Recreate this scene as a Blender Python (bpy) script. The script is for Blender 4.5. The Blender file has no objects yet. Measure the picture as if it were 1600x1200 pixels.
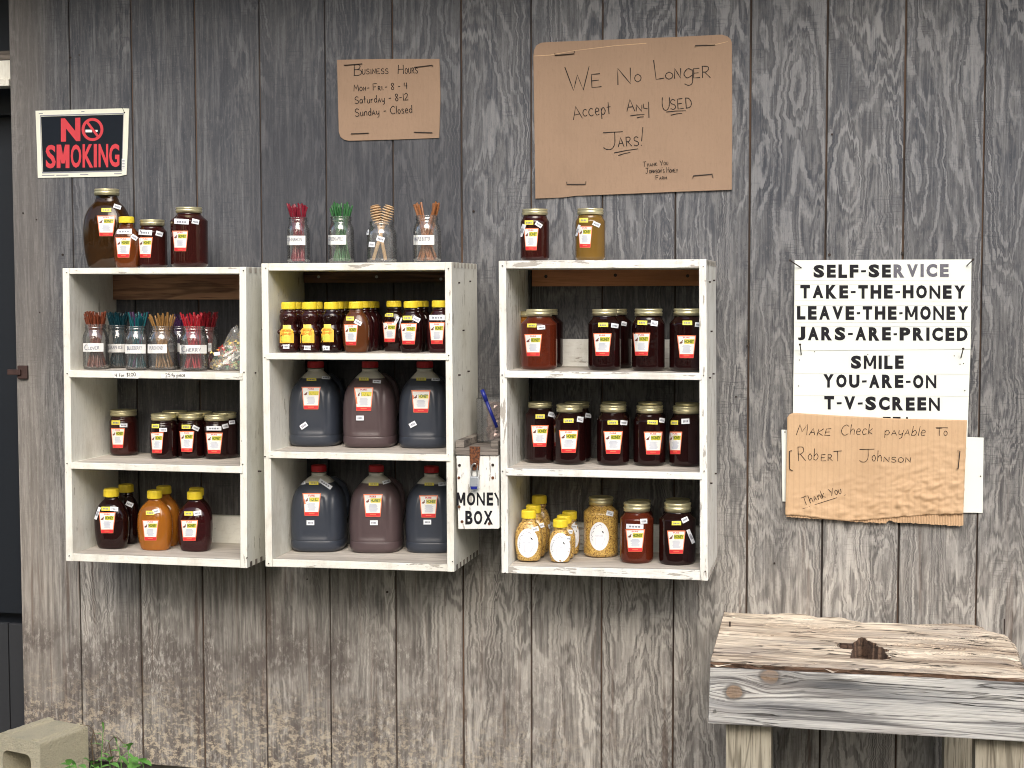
import bpy, bmesh, math, random
from mathutils import Vector, Matrix, noise
from mathutils.bvhtree import BVHTree
R = random.Random(7)
C = bpy.context.scene.collection
S = bpy.context.scene

# ---------------------------------------------------------------- camera
F_PX, YAW, PITCH, ROLL = 2315.0, 0.22428, 0.06078, -0.00175
CAM = Vector((2.3033, -4.10838, 1.55))
fw = Vector((-math.sin(YAW) * math.cos(PITCH), math.cos(YAW) * math.cos(PITCH), -math.sin(PITCH)))
rt = Vector((math.cos(YAW), math.sin(YAW), 0))
up = rt.cross(fw)
rt, up = rt * math.cos(ROLL) + up * math.sin(ROLL), up * math.cos(ROLL) - rt * math.sin(ROLL)
cd = bpy.data.cameras.new('camera')
cam = bpy.data.objects.new('camera', cd)
C.objects.link(cam)
cam.matrix_world = Matrix(((rt.x, up.x, -fw.x, CAM.x), (rt.y, up.y, -fw.y, CAM.y), (rt.z, up.z, -fw.z, CAM.z), (0, 0, 0, 1)))
cd.sensor_width = 36.0
cd.lens = F_PX / 1600 * 36
cd.clip_start, cd.clip_end = 0.05, 300
S.camera = cam

# ---------------------------------------------------------------- light
SUN_EL, SUN_AZ = math.radians(34), math.radians(14)      # azimuth measured from straight out of the wall, towards +X
wd = bpy.data.worlds.new('World')
S.world = wd
wd.use_nodes = True
wn = wd.node_tree
bg = wn.nodes['Background']
sky = wn.nodes.new('ShaderNodeTexSky')
sky.sky_type = 'NISHITA'
sky.sun_disc = False
sky.sun_elevation = SUN_EL
sky.sun_rotation = math.pi - SUN_AZ
sky.air_density, sky.dust_density, sky.ozone_density = 1.0, 3.5, 0.6
wn.links.new(sky.outputs[0], bg.inputs[0])
bg.inputs[1].default_value = 0.135
sd = bpy.data.lights.new('sun', 'SUN')
sd.energy = 2.05
sd.angle = math.radians(44)
sd.color = (1.0, 0.96, 0.9)
sun = bpy.data.objects.new('sun', sd)
C.objects.link(sun)
dv = Vector((math.sin(SUN_AZ) * math.cos(SUN_EL), -math.cos(SUN_AZ) * math.cos(SUN_EL), math.sin(SUN_EL)))
sun.rotation_euler = dv.to_track_quat('Z', 'Y').to_euler()
S.view_settings.view_transform = 'Standard'
S.view_settings.look = 'None'
S.view_settings.gamma = 1.0
S.view_settings.use_curve_mapping = False
S.view_settings.exposure = 0.70
S.cycles.filter_width = 1.05

# ---------------------------------------------------------------- helpers
def ray(px, py):
    return fw * F_PX + rt * (px - 800) - up * (py - 600)
def U(px, py, Y):                      # picture point -> point on the vertical plane y=Y
    v = ray(px, py); return CAM + v * ((Y - CAM.y) / v.y)
def UZ(px, py, Z):                     # picture point -> point on the level plane z=Z
    v = ray(px, py); return CAM + v * ((Z - CAM.z) / v.z)

ROOT = {}
def tag(o, label=None, cat=None, group=None, kind=None):
    for k, v in (('label', label), ('category', cat), ('group', group), ('kind', kind)):
        if v: o[k] = v
    return o
def thing(name, loc, label, cat, group=None):
    o = bpy.data.objects.new(name, None); C.objects.link(o)
    o.empty_display_size = 0.05
    o.location = loc; ROOT[o] = Vector(loc)
    return tag(o, label, cat, group)
def mesh(name, verts, faces, mats, parent=None, midx=None, smooth=False, origin=None):
    me = bpy.data.meshes.new(name)
    L = ROOT[parent] if parent else (Vector(origin) if origin is not None else Vector((0, 0, 0)))
    me.from_pydata([tuple(Vector(v) - L) for v in verts], [], faces)
    for m in (mats if isinstance(mats, (list, tuple)) else [mats]): me.materials.append(m)
    if midx: me.polygons.foreach_set('material_index', midx)
    if smooth: me.polygons.foreach_set('use_smooth', [True] * len(me.polygons))
    me.update()
    o = bpy.data.objects.new(name, me); C.objects.link(o)
    if parent: o.parent = parent
    else: o.location = L
    ROOT[o] = L
    return o
def fixn(o, bevel=0, seg=2):
    bm = bmesh.new(); bm.from_mesh(o.data)
    bmesh.ops.recalc_face_normals(bm, faces=bm.faces)
    if bevel: bmesh.ops.bevel(bm, geom=[e for e in bm.edges if e.calc_face_angle(0) > 0.5], offset=bevel, segments=seg, affect='EDGES', profile=0.6)
    bm.to_mesh(o.data); bm.free(); return o
def prism(name, pts, Yb, mat, parent=None, bevel=0, origin=None):   # pts: points of the front face; extruded back to y=Yb
    n = len(pts)
    V = [Vector(p) for p in pts] + [Vector((p[0], Yb, p[2])) for p in pts]
    Fc = [tuple(range(n))[::-1], tuple(range(n, 2 * n))] + [(i, (i + 1) % n, n + (i + 1) % n, n + i) for i in range(n)]
    return fixn(mesh(name, V, Fc, mat, parent, origin=origin), bevel)
def box(name, a, b, mat, parent=None, bevel=0, origin=None):
    x0, y0, z0 = a; x1, y1, z1 = b
    return prism(name, [(x0, y0, z0), (x1, y0, z0), (x1, y0, z1), (x0, y0, z1)], y1, mat, parent, bevel, origin)
def tube(pts, r, n=6, r2=None):
    V, Fc = [], []
    r2 = r if r2 is None else r2
    for i, p in enumerate(pts):
        p = Vector(p)
        d = (Vector(pts[min(i + 1, len(pts) - 1)]) - Vector(pts[max(i - 1, 0)])).normalized()
        a = d.orthogonal().normalized(); b = d.cross(a)
        if i and (a0 := V_prev[0]): 
            a = (a0 - d * a0.dot(d)).normalized(); b = d.cross(a)
        V_prev = (a,)
        rr = r + (r2 - r) * i / max(1, len(pts) - 1)
        V += [p + (a * math.cos(2 * math.pi * k / n) + b * math.sin(2 * math.pi * k / n)) * rr for k in range(n)]
    for i in range(len(pts) - 1):
        for k in range(n):
            Fc.append((i * n + k, i * n + (k + 1) % n, (i + 1) * n + (k + 1) % n, (i + 1) * n + k))
    Fc += [tuple(range(n))[::-1], tuple(range(len(V) - n, len(V)))]
    return V, Fc
def join(parts):
    V, Fc = [], []
    for v, f in parts:
        o = len(V); V += v; Fc += [tuple(i + o for i in q) for q in f]
    return V, Fc

# ---------------------------------------------------------------- materials
class N:
    def __init__(s, name, rough=0.6, metal=0.0):
        s.m = bpy.data.materials.new(name); s.m.use_nodes = True
        s.t = s.m.node_tree; s.b = s.t.nodes['Principled BSDF']
        s.b.inputs['Roughness'].default_value = rough
        s.b.inputs['Metallic'].default_value = metal
    def n(s, t, **k):
        x = s.t.nodes.new(t)
        for a, v in k.items(): setattr(x, a, v)
        return x
    def l(s, a, b): s.t.links.new(a, b)
    def set(s, inp, v):
        if isinstance(v, bpy.types.NodeSocket): s.l(v, inp)
        elif isinstance(v, (tuple, list)): inp.default_value = tuple(v) + ((1,) if len(v) == 3 and len(inp.default_value) == 4 else ())
        else: inp.default_value = v
    def pos(s, rnd=True, mul=17.0):
        g = s.n('ShaderNodeNewGeometry').outputs['Position']
        if not rnd: return g
        r = s.n('ShaderNodeObjectInfo').outputs['Random']
        return s.vm('ADD', g, s.comb(s.ma('MULTIPLY', r, mul), s.ma('MULTIPLY', r, mul * .37), s.ma('MULTIPLY', r, mul * 1.71)))
    def comb(s, x, y, z):
        c = s.n('ShaderNodeCombineXYZ')
        for i, v in enumerate((x, y, z)): s.set(c.inputs[i], v)
        return c.outputs[0]
    def sep(s, v):
        c = s.n('ShaderNodeSeparateXYZ'); s.l(v, c.inputs[0]); return c.outputs
    def vm(s, op, a, b):
        x = s.n('ShaderNodeVectorMath', operation=op); s.set(x.inputs[0], a); s.set(x.inputs[1], b); return x.outputs[0]
    def ma(s, op, a, b=0.0, c=None, clamp=False):
        x = s.n('ShaderNodeMath', operation=op, use_clamp=clamp); s.set(x.inputs[0], a); s.set(x.inputs[1], b)
        if c is not None: s.set(x.inputs[2], c)
        return x.outputs[0]
    def noise(s, v, sc, det=3.0, rough=0.55, dist=0.0):
        x = s.n('ShaderNodeTexNoise'); s.l(s.vm('MULTIPLY', v, sc) if isinstance(sc, tuple) else v, x.inputs['Vector'])
        x.inputs['Scale'].default_value = 1.0 if isinstance(sc, tuple) else sc
        x.inputs['Detail'].default_value = det; x.inputs['Roughness'].default_value = rough; x.inputs['Distortion'].default_value = dist
        return x.outputs['Fac']
    def ss(s, v, a, b):                 # smooth step
        x = s.n('ShaderNodeMapRange', interpolation_type='SMOOTHSTEP'); s.set(x.inputs[0], v)
        x.inputs[1].default_value = a; x.inputs[2].default_value = b
        return x.outputs[0]
    def mix(s, f, a, b, mode='MIX'):
        x = s.n('ShaderNodeMix', data_type='RGBA', blend_type=mode)
        s.set(x.inputs[0], f); s.set(x.inputs[6], a); s.set(x.inputs[7], b); return x.outputs[2]
    def bump(s, h, dist=0.002, st=1.0):
        x = s.n('ShaderNodeBump'); s.l(h, x.inputs['Height']); x.inputs['Distance'].default_value = dist; x.inputs['Strength'].default_value = st
        s.l(x.outputs[0], s.b.inputs['Normal'])
    def col(s, c): s.set(s.b.inputs['Base Color'], c)

def plain(name, c, rough=0.5, metal=0.0, var=0.12, sc=60.0, **kw):
    a = N(name, rough, metal)
    if sum(c) < .06 and rough > .45: a.b.inputs['Specular IOR Level'].default_value = .15
    f = a.noise(a.pos(), sc, 3)
    a.col(a.mix(f, tuple(x * (1 - var) for x in c), tuple(min(1, x * (1 + var)) for x in c)))
    for k, v in kw.items(): a.b.inputs[k.replace('_', ' ')].default_value = v
    return a.m

def siding_mat():
    a = N('weathered_siding', 0.85)
    W = a.pos(False); P = a.pos(True, 9.0)
    x, y, z = a.sep(P); wx, wy, wz = a.sep(W)
    # jagged cathedral grain: contour lines of a tall, stretched field
    jag = a.noise(P, (110, 110, 7), 3, .6)
    z2 = a.ma('ADD', z, a.ma('MULTIPLY', jag, 0.10))
    x2 = a.ma('ADD', x, a.ma('MULTIPLY', a.noise(P, (6, 6, 30), 3), 0.022))
    Q = a.comb(x2, y, z2)
    fld = a.noise(Q, (5.6, 5.6, 1.35), 2.0, .5)
    rv = a.ma('MULTIPLY', fld, 36.0)
    ring = a.ma('PINGPONG', rv, 1.0)
    wid = a.noise(P, (4, 4, 2), 2)
    line = a.ss(a.ma('ADD', ring, a.ma('MULTIPLY', a.ma('SUBTRACT', wid, .5), 1.1)), 0.58, 0.80)
    fine = a.ss(a.ma('PINGPONG', a.ma('MULTIPLY', fld, 84.0), 1.0), .35, .8)
    brk = a.ss(a.noise(P, (18, 18, 10), 4, .65), .36, .50)
    plainness = a.ss(a.ma('ADD', wx, a.ma('MULTIPLY', a.noise(P, (3, 3, 1.1), 2), 1.2)), 0.9, 2.1)
    zone = a.ma('MAXIMUM', a.ss(a.noise(P, (4, 4, 1.0), 2), .50, .60), plainness)
    line = a.ma('MULTIPLY', a.ma('MULTIPLY_ADD', brk, .75, .25), a.ma('MULTIPLY', line, a.ma('MULTIPLY', a.ma('MULTIPLY_ADD', zone, .80, .20), a.ma('MULTIPLY_ADD', a.ss(wx, .6, 2.0), .5, .5))))
    fine = a.ma('MULTIPLY', fine, a.ma('MULTIPLY', zone, a.ma('MAXIMUM', a.ss(a.noise(P, (7, 7, 2.2), 2), .46, .58), a.ma('MULTIPLY', plainness, .45))))
    fib = a.noise(P, (300, 300, 12), 4, .75)
    fib2 = a.noise(P, (95, 95, 4.5), 4, .7)
    spk = a.noise(P, (190, 190, 70), 3, .7)
    chk = a.noise(P, (22, 22, 300), 2, .5)
    blot = a.noise(P, (10, 10, 3.6), 5, .65)
    dark = (0.062, 0.065, 0.074); mid = (0.150, 0.148, 0.146); pale = (0.40, 0.395, 0.385)
    c = a.mix(a.ss(blot, .34, .62), dark, mid)
    c = a.mix(a.ma('MULTIPLY', a.ss(fib2, .46, .66), .42), c, pale)
    c = a.mix(a.ma('MULTIPLY', line, .56), c, pale)
    c = a.mix(a.ma('MULTIPLY', fine, .50), c, pale)
    c = a.mix(a.ma('MULTIPLY', a.ss(fib, .47, .34), .8), c, (0.022, 0.022, 0.025))
    c = a.mix(a.ma('MULTIPLY', a.ss(fib, .55, .70), .42), c, (0.44, 0.435, 0.42))
    c = a.mix(a.ma('MULTIPLY', a.ss(spk, .58, .68), .40), c, (0.40, 0.39, 0.37))
    c = a.mix(a.ma('MULTIPLY', a.ss(spk, .42, .34), .45), c, (0.03, 0.03, 0.033))
    c = a.mix(a.ma('MULTIPLY', a.ss(chk, .56, .66), a.ma('MULTIPLY', a.ss(a.noise(P, (8, 8, 6), 3), .48, .6), .55)), c, (0.045, 0.045, 0.05))
    r = a.n('ShaderNodeObjectInfo').outputs['Random']
    c = a.mix(a.ma('MULTIPLY', r, .30), c, (0.05, 0.052, 0.06))
    # lower boards bleached tan by splash and sun, upper boards cooler
    low = a.ss(a.ma('ADD', wz, a.ma('MULTIPLY', blot, .7)), 1.55, .80)
    c = a.mix(a.ma('MULTIPLY', low, .66), c, a.mix(a.ma('ADD', a.ma('MULTIPLY', a.ss(fib2, .3, .7), .62), a.ma('MULTIPLY', a.ma('MAXIMUM', line, fine), .5)), (0.135, 0.122, 0.108), (0.68, 0.64, 0.58)))
    high = a.ss(a.ma('ADD', wz, a.ma('MULTIPLY', blot, .4)), 1.4, 2.1)
    c = a.mix(a.ma('MULTIPLY', high, .42), c, a.mix(a.ma('ADD', line, a.ma('MULTIPLY', a.ss(fib2, .4, .7), .5)), (0.050, 0.062, 0.088), (0.26, 0.28, 0.32)))
    c = a.mix(a.ma('MULTIPLY', a.ss(a.ma('ADD', wx, a.ma('MULTIPLY', blot, .12)), .04, -.10), .5), c, a.mix(fib2, (0.17, 0.15, 0.13), (0.40, 0.36, 0.31)))
    # boards aged darker above middle crate, crate shade painted behind, duller towards top left
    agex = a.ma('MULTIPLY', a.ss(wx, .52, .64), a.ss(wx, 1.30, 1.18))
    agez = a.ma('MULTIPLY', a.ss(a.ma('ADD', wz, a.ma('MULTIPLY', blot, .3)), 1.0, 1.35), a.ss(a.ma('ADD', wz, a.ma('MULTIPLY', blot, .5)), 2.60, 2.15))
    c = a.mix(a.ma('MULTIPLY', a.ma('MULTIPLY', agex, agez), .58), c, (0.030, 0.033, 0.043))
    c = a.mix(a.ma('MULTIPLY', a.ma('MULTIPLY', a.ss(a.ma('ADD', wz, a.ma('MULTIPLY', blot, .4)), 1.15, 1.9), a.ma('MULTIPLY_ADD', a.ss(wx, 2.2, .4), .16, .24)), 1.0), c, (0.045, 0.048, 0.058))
    c = a.mix(a.ma('MULTIPLY', a.ma('MULTIPLY', a.ss(wx, 2.0, 1.7), a.ss(wx, .1, .2)), a.ma('MULTIPLY', a.ma('MULTIPLY', a.ss(wz, .80, .95), a.ss(wz, 1.70, 1.5)), .42)), c, (0.035, 0.036, 0.042))  # shade inside the crates, painted onto the boards behind them
    st = a.ss(a.noise(P, (44, 44, 1.8), 3, .65), .57, .70)
    c = a.mix(a.ma('MULTIPLY', st, a.ma('MULTIPLY', low, .55)), c, (0.10, 0.055, 0.035))
    left = a.ss(wx, 2.1, .6)
    band = a.ma('MULTIPLY', a.ss(a.ma('ADD', wz, a.ma('MULTIPLY', a.noise(P, (6, 6, 2.5), 5, .6), .36)), .80, .66), a.ma('MULTIPLY_ADD', left, .8, .15))
    m = a.ss(a.noise(P, (62, 62, 28), 7, .8), .40, .50)
    m = a.ma('MULTIPLY', m, a.ma('MULTIPLY_ADD', a.ss(a.noise(P, (8, 8, 6), 4), .38, .54), .75, .25))
    c = a.mix(a.ma('MULTIPLY', a.ma('MULTIPLY', band, m), .74), c, (0.075, 0.058, 0.052))
    mud = a.ma('MULTIPLY', a.ss(a.ma('ADD', wz, a.ma('MULTIPLY', a.noise(P, (9, 9, 6), 4), .24)), .58, .26), left)
    fl = a.ss(a.noise(P, (44, 44, 58), 8, .82, .25), .50, .56)
    c = a.mix(a.ma('MULTIPLY', a.ma('MULTIPLY', mud, fl), .72), c, (0.56, 0.48, 0.36))
    a.col(c)
    h = a.ma('ADD', a.ma('MULTIPLY', fib, .9), a.ma('ADD', a.ma('MULTIPLY', line, .5), a.ma('MULTIPLY', fib2, .7)))
    a.bump(h, .0022, 1.0)
    return a.m

def paint_mat(name, chip, axis='z', base=(0.80, 0.80, 0.735)):
    a = N(name, 0.55)
    P = a.pos(True)
    sc = {'z': (70, 70, 11), 'x': (11, 70, 70)}[axis]
    n1 = a.noise(P, sc, 5, .68)
    n2 = a.noise(P, (5, 5, 5), 3)
    t = 0.69 - chip * .17
    msk = a.ss(a.ma('ADD', n1, a.ma('MULTIPLY', a.ma('SUBTRACT', n2, .5), .35)), t, t + .03)
    gr = a.noise(P, (14, 9, 6), 5, .65)
    c = a.mix(a.ma('MULTIPLY', a.ss(gr, .45, .75), .6), base, tuple(b * q_ for b, q_ in zip(base, (.64, .61, .55))))
    br = a.noise(P, tuple(v * 2.2 for v in sc), 3, .6)
    c = a.mix(a.ma('MULTIPLY', a.ss(br, .48, .72), .22), c, (.45, .43, .37))
    c = a.mix(a.ma('MULTIPLY', a.ss(a.noise(P, (210, 210, 210), 2), .58, .75), .18), c, (0.35, 0.33, 0.28))
    c = a.mix(a.ma('MULTIPLY', msk, .8), c, a.mix(n1, (0.22, 0.18, 0.14), (0.42, 0.39, 0.35)))
    a.col(c)
    a.bump(a.ma('SUBTRACT', a.ma('ADD', a.noise(P, sc, 3), a.ma('MULTIPLY', br, .6)), a.ma('MULTIPLY', msk, .6)), .0012, .9)
    return a.m

def wood_mat(name, d, m, p, axis='x', stretch=1.0, rough=.8, rnd=True, lines=1.0, freq=1.0, knots=(), cracks=0.0):
    a = N(name, rough)
    P = a.pos(rnd)
    f = 1.0 / stretch
    def sc(h, l): return {'x': (l * f, h, h), 'z': (h, h, l * f), 'y': (h, l * f, h)}[axis]
    W = a.pos(False)
    kn = None
    Pw = P
    for k, kr in knots:
        dx, dy, dz = a.sep(a.vm('SUBTRACT', W, k))
        dx = a.ma('ADD', dx, a.ma('MULTIPLY', a.ma('SUBTRACT', a.noise(W, 55.0, 3), .5), kr * .9)); dz = a.ma('ADD', dz, a.ma('MULTIPLY', a.ma('SUBTRACT', a.noise(W, 45.0, 3), .5), kr * .5))
        q = a.ma('SQRT', a.ma('ADD', a.ma('POWER', a.ma('MULTIPLY', dx, .8), 2), a.ma('POWER', dz, 2)))
        w = a.ss(q, kr * 4.5, kr * .3)
        sg = a.ma('MULTIPLY', a.ma('SIGN', dz), a.ma('MULTIPLY', w, -kr * .75))
        Pw = a.vm('ADD', Pw, a.comb(0.0, 0.0, sg))
        core = a.ss(q, kr * 1.05, kr * .85); rim = a.ss(q, kr * 1.5, kr * 1.05)
        kn = (core, rim) if kn is None else (a.ma('MAXIMUM', kn[0], core), a.ma('MAXIMUM', kn[1], rim))
    wv = a.noise(Pw, sc(17 * freq, 1.6), 2, .5, .4)
    ring = a.ma('PINGPONG', a.ma('MULTIPLY', wv, 9.0), 1.0)
    fib = a.noise(Pw, sc(260 * freq, 7), 4, .68)
    blot = a.noise(Pw, sc(13, 2.4), 4, .6)
    c = a.mix(a.ss(blot, .3, .7), m, p)
    c = a.mix(a.ma('MULTIPLY', a.ss(ring, .62, .95), .6 * lines), c, d)
    c = a.mix(a.ma('MULTIPLY', a.ss(fib, .47, .33), .85 * lines), c, d)
    c = a.mix(a.ma('MULTIPLY', a.ss(fib, .55, .75), .5), c, tuple(min(1, x * 1.25) for x in p))
    if kn:
        c = a.mix(a.ma('MULTIPLY', kn[1], .7), c, (0.03, 0.026, 0.024))
        c = a.mix(kn[0], c, a.mix(a.noise(P, 160.0, 3), (0.13, 0.085, 0.055), (0.34, 0.24, 0.16)))
    if knots:
        bx_, by_, bz_ = a.sep(W); k0 = knots[0][0]
        sm = a.ma('MULTIPLY', a.ss(a.ma('ABSOLUTE', a.ma('ADD', a.ma('SUBTRACT', bz_, k0[2] - .012), a.ma('MULTIPLY', a.ma('SUBTRACT', a.noise(Pw, sc(20, 3), 4), .5), .09))), .030, .004), a.ma('MULTIPLY', a.ss(bx_, k0[0] - .06, k0[0] + .06), a.ss(bx_, k0[0] + .46, k0[0] + .18)))
        c = a.mix(a.ma('MULTIPLY', sm, .72), c, (.045, .05, .06))
    hb = a.ma('SUBTRACT', fib, a.ma('MULTIPLY', ring, .5))
    if cracks:
        ck_ = a.ma('MULTIPLY', a.ss(a.ma('ABSOLUTE', a.ma('SUBTRACT', a.noise(Pw, sc(34, 2.2), 3, .55), .5)), .016, .006), a.ss(a.noise(Pw, sc(16, 4), 2), .46, .54))
        gry = a.ss(a.noise(Pw, sc(9, 3), 3), .5, .66)
        c = a.mix(a.ma('MULTIPLY', gry, .45), c, (.30, .27, .25))
        c = a.mix(a.ma('MULTIPLY', ck_, cracks), c, (.02, .014, .010)); hb = a.ma('SUBTRACT', hb, a.ma('MULTIPLY', ck_, 2.5))
    a.col(c)
    a.bump(hb, .002, .9)
    return a.m

def card_mat(name, c1, c2, flute=True):
    a = N(name, .8)
    P = a.pos(True)
    x, y, z = a.sep(a.pos(False))
    fl = a.ma('PINGPONG', a.ma('MULTIPLY', a.ma('ADD', x, a.ma('MULTIPLY', a.noise(P, 3.0, 1), .01)), 130.0), 1.0)
    n = a.noise(P, (9, 9, 9), 4)
    c = a.mix(n, c1, c2)
    c = a.mix(a.ma('MULTIPLY', a.ma('MULTIPLY', a.ss(fl, .6, 1.0), .16), 1.0 if flute else .2), c, tuple(v * .6 for v in c1))
    c = a.mix(a.ma('MULTIPLY', a.ss(a.noise(P, (240, 240, 60), 3), .5, .75), .15), c, tuple(v * .6 for v in c1))
    c = a.mix(a.ma('MULTIPLY', a.ss(a.noise(P, (5, 5, 4), 5, .6), .5, .72), .28), c, tuple(v * .72 for v in c1))
    a.col(c)
    a.bump(a.ma('ADD', a.ma('MULTIPLY', fl, .25), a.noise(P, 90.0, 3)), .0007, .7)
    return a.m

def honey_mat(name, c, trans, rough=.03):
    a = N(name, rough)
    n = a.noise(a.pos(), 14.0, 3)
    a.col(a.mix(n, tuple(v * .8 for v in c), c))
    a.b.inputs['Transmission Weight'].default_value = trans
    a.b.inputs['IOR'].default_value = 1.47
    a.bump(a.noise(a.pos(), 38.0, 2), .0008, .4)
    return a.m

def thin_glass(name, tint=(1, 1, 1), amt=.10, rough=.03):
    a = N(name, rough)
    t = a.t; t.nodes.remove(a.b)
    tr = a.n('ShaderNodeBsdfTransparent'); tr.inputs[0].default_value = tint + (1,)
    gl = a.n('ShaderNodeBsdfGlossy'); gl.inputs['Roughness'].default_value = rough
    df = a.n('ShaderNodeBsdfDiffuse'); df.inputs[0].default_value = (.75, .77, .77, 1)
    lw = a.n('ShaderNodeLayerWeight'); lw.inputs[0].default_value = .25
    bmp = a.n('ShaderNodeBump'); a.l(a.noise(a.pos(), 40.0, 2), bmp.inputs['Height']); bmp.inputs['Distance'].default_value = .0008; bmp.inputs['Strength'].default_value = .6
    a.l(bmp.outputs[0], gl.inputs['Normal'])
    m0 = a.n('ShaderNodeMixShader'); m0.inputs[0].default_value = amt
    a.l(tr.outputs[0], m0.inputs[1]); a.l(df.outputs[0], m0.inputs[2])
    m1 = a.n('ShaderNodeMixShader')
    a.l(a.ma('MULTIPLY_ADD', lw.outputs['Fresnel'], .75, .05), m1.inputs[0])
    a.l(m0.outputs[0], m1.inputs[1]); a.l(gl.outputs[0], m1.inputs[2])
    a.l(m1.outputs[0], t.nodes['Material Output'].inputs['Surface'])
    return a.m

M = {}
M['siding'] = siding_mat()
M['groove'] = wood_mat('groove_wood', (.008, .007, .007), (.035, .026, .022), (.11, .065, .04), 'z', 2)
M['backing'] = plain('dark_sheathing', (.018, .016, .015), .9)
M['paint_a'] = paint_mat('cream_paint', .28); M['paint_ax'] = paint_mat('cream_paint_rail', .28, 'x')
M['paint_c'] = paint_mat('chipped_white_paint', .62, 'z', (.80, .81, .78)); M['paint_cx'] = paint_mat('chipped_white_paint_rail', .62, 'x', (.80, .81, .78))
M['shelf'] = wood_mat('worn_shelf_top', (.20, .17, .15), (.44, .40, .35), (.62, .58, .52), 'x', 1, .7, lines=.5)
M['cleat1'] = wood_mat('brown_pine', (.10, .045, .028), (.40, .20, .12), (.58, .34, .20), 'x')
M['cleat2'] = wood_mat('dark_pine', (.02, .013, .010), (.10, .05, .04), (.20, .11, .08), 'x')
M['cleat3'] = wood_mat('orange_pine', (.20, .08, .035), (.42, .18, .085), (.50, .23, .12), 'x', lines=.5)
M['bench_top'] = wood_mat('bleached_bench_board', (.085, .052, .032), (.46, .37, .28), (.78, .69, .56), 'x', 1.0, .85, rnd=False, freq=1.0, lines=.95, cracks=1.0)
M['grey_wood'] = wood_mat('grey_wood', (.03, .025, .022), (.13, .11, .095), (.26, .23, .20), 'x')
M['leg'] = wood_mat('post_wood', (.10, .085, .06), (.30, .27, .21), (.44, .41, .33), 'z', 1, .8)
M['card_a'] = card_mat('cardboard', (.265, .180, .122), (.315, .215, .147), False)
M['card_b'] = card_mat('wrinkled_cardboard', (.50, .33, .19), (.60, .42, .26))
M['ink'] = plain('marker_ink', (.018, .014, .014), .6)
M['pencil'] = plain('pencil_line', (.50, .53, .52), .7)
M['letter'] = plain('black_letter_paint', (.014, .014, .018), .5)
M['letter_faded'] = plain('faded_letter_paint', (.12, .12, .15), .6, var=.6, sc=500.0)
M['signwhite'] = plain('sign_white', (.76, .80, .76), .45, var=.05, sc=9.0)
M['papwhite'] = plain('paper_white', (.78, .79, .77), .6, var=.04)
M['plastic_white'] = plain('plastic_cream', (.74, .76, .66), .35, var=.05)
M['plastic_black'] = plain('plastic_black', (.009, .013, .020), .5)
M['red'] = plain('sign_red', (.55, .045, .06), .45)
M['labelred'] = plain('label_red', (.62, .03, .04), .4)
M['labelorange'] = plain('label_orange', (.80, .22, .10), .4)
M['labelyellow'] = plain('label_yellow', (.72, .62, .06), .4)
M['labelgreen'] = plain('label_green', (.10, .16, .02), .4)
M['labelblue'] = plain('label_small_print', (.42, .46, .58), .5)
M['labelbrown'] = plain('label_brown', (.16, .05, .04), .5)
M['bearlabel'] = plain('bear_label', (.86, .48, .05), .4)
M['bearlabel2'] = plain('bear_label_lemon', (.85, .74, .12), .4)
M['beargreen'] = plain('bear_label_green', (.62, .62, .08), .4)
M['bearprint'] = plain('bear_label_print', (.70, .24, .03), .4)
M['oval'] = plain('oval_label', (.80, .83, .88), .45, var=.03)
M['sticker'] = plain('price_sticker', (.76, .80, .86), .5, var=.03)
M['stickery'] = plain('yellow_sticker', (.78, .70, .10), .5)
M['print'] = plain('grey_print', (.22, .23, .28), .6)
M['cap'] = plain('yellow_plastic', (.80, .62, .035), .38, var=.06)
M['capred'] = plain('red_plastic', (.42, .008, .014), .4)
M['gold'] = plain('gold_lid', (.74, .69, .44), .38, .8)
M['honey_dark'] = honey_mat('dark_honey', (.030, .005, .006), .0)
M['honey_black'] = honey_mat('molasses_honey', (.013, .003, .003), .0)
M['honey_red'] = honey_mat('red_honey', (.14, .024, .010), .35)
M['honey_deep'] = honey_mat('deep_red_honey', (.036, .008, .007), .1)
M['honey_brown'] = honey_mat('brown_honey', (.060, .028, .010), .5)
M['honey_rust'] = honey_mat('rusty_honey', (.15, .05, .018), .3); M['honey_orange'] = honey_mat('orange_honey', (.16, .042, .010), .3)
M['honey_amber'] = honey_mat('amber_honey', (.62, .23, .03), .55)
M['honey_gold'] = honey_mat('golden_honey', (.26, .15, .035), .35)
def jugm(name, c):
    a = N(name, .38); n = a.noise(a.pos(), (9, 9, 4), 3)
    a.col(a.mix(n, tuple(v * .7 for v in c), c)); a.b.inputs['Coat Weight'].default_value = .15; a.b.inputs['Coat Roughness'].default_value = .3
    a.bump(a.noise(a.pos(), 22.0, 3), .002, .5); return a.m
M['jug_dark'] = jugm('jug_dark', (.034, .042, .060)); M['jug_brown'] = jugm('jug_brown', (.085, .058, .062)); M['jug_clear'] = jugm('milky_jug_plastic', (.62, .61, .54))
a = N('whole_grain_mustard', .35)
vor = a.n('ShaderNodeTexVoronoi'); vor.inputs['Scale'].default_value = 330.0; a.l(a.pos(), vor.inputs['Vector'])
sp = a.sep(vor.outputs['Color'])
c = a.mix(sp[0], (.34, .19, .045), (.66, .45, .13)); c = a.mix(a.ss(sp[1], .80, .9), c, (.16, .075, .02)); a.col(c)
a.b.inputs['Coat Weight'].default_value = .5; M['mustard'] = a.m
M['glass'] = thin_glass('clear_glass', amt=.035); M['bag'] = thin_glass('thin_plastic_bag', amt=.16, rough=.12); M['cup'] = thin_glass('clear_plastic_cup', amt=.04)
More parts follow.
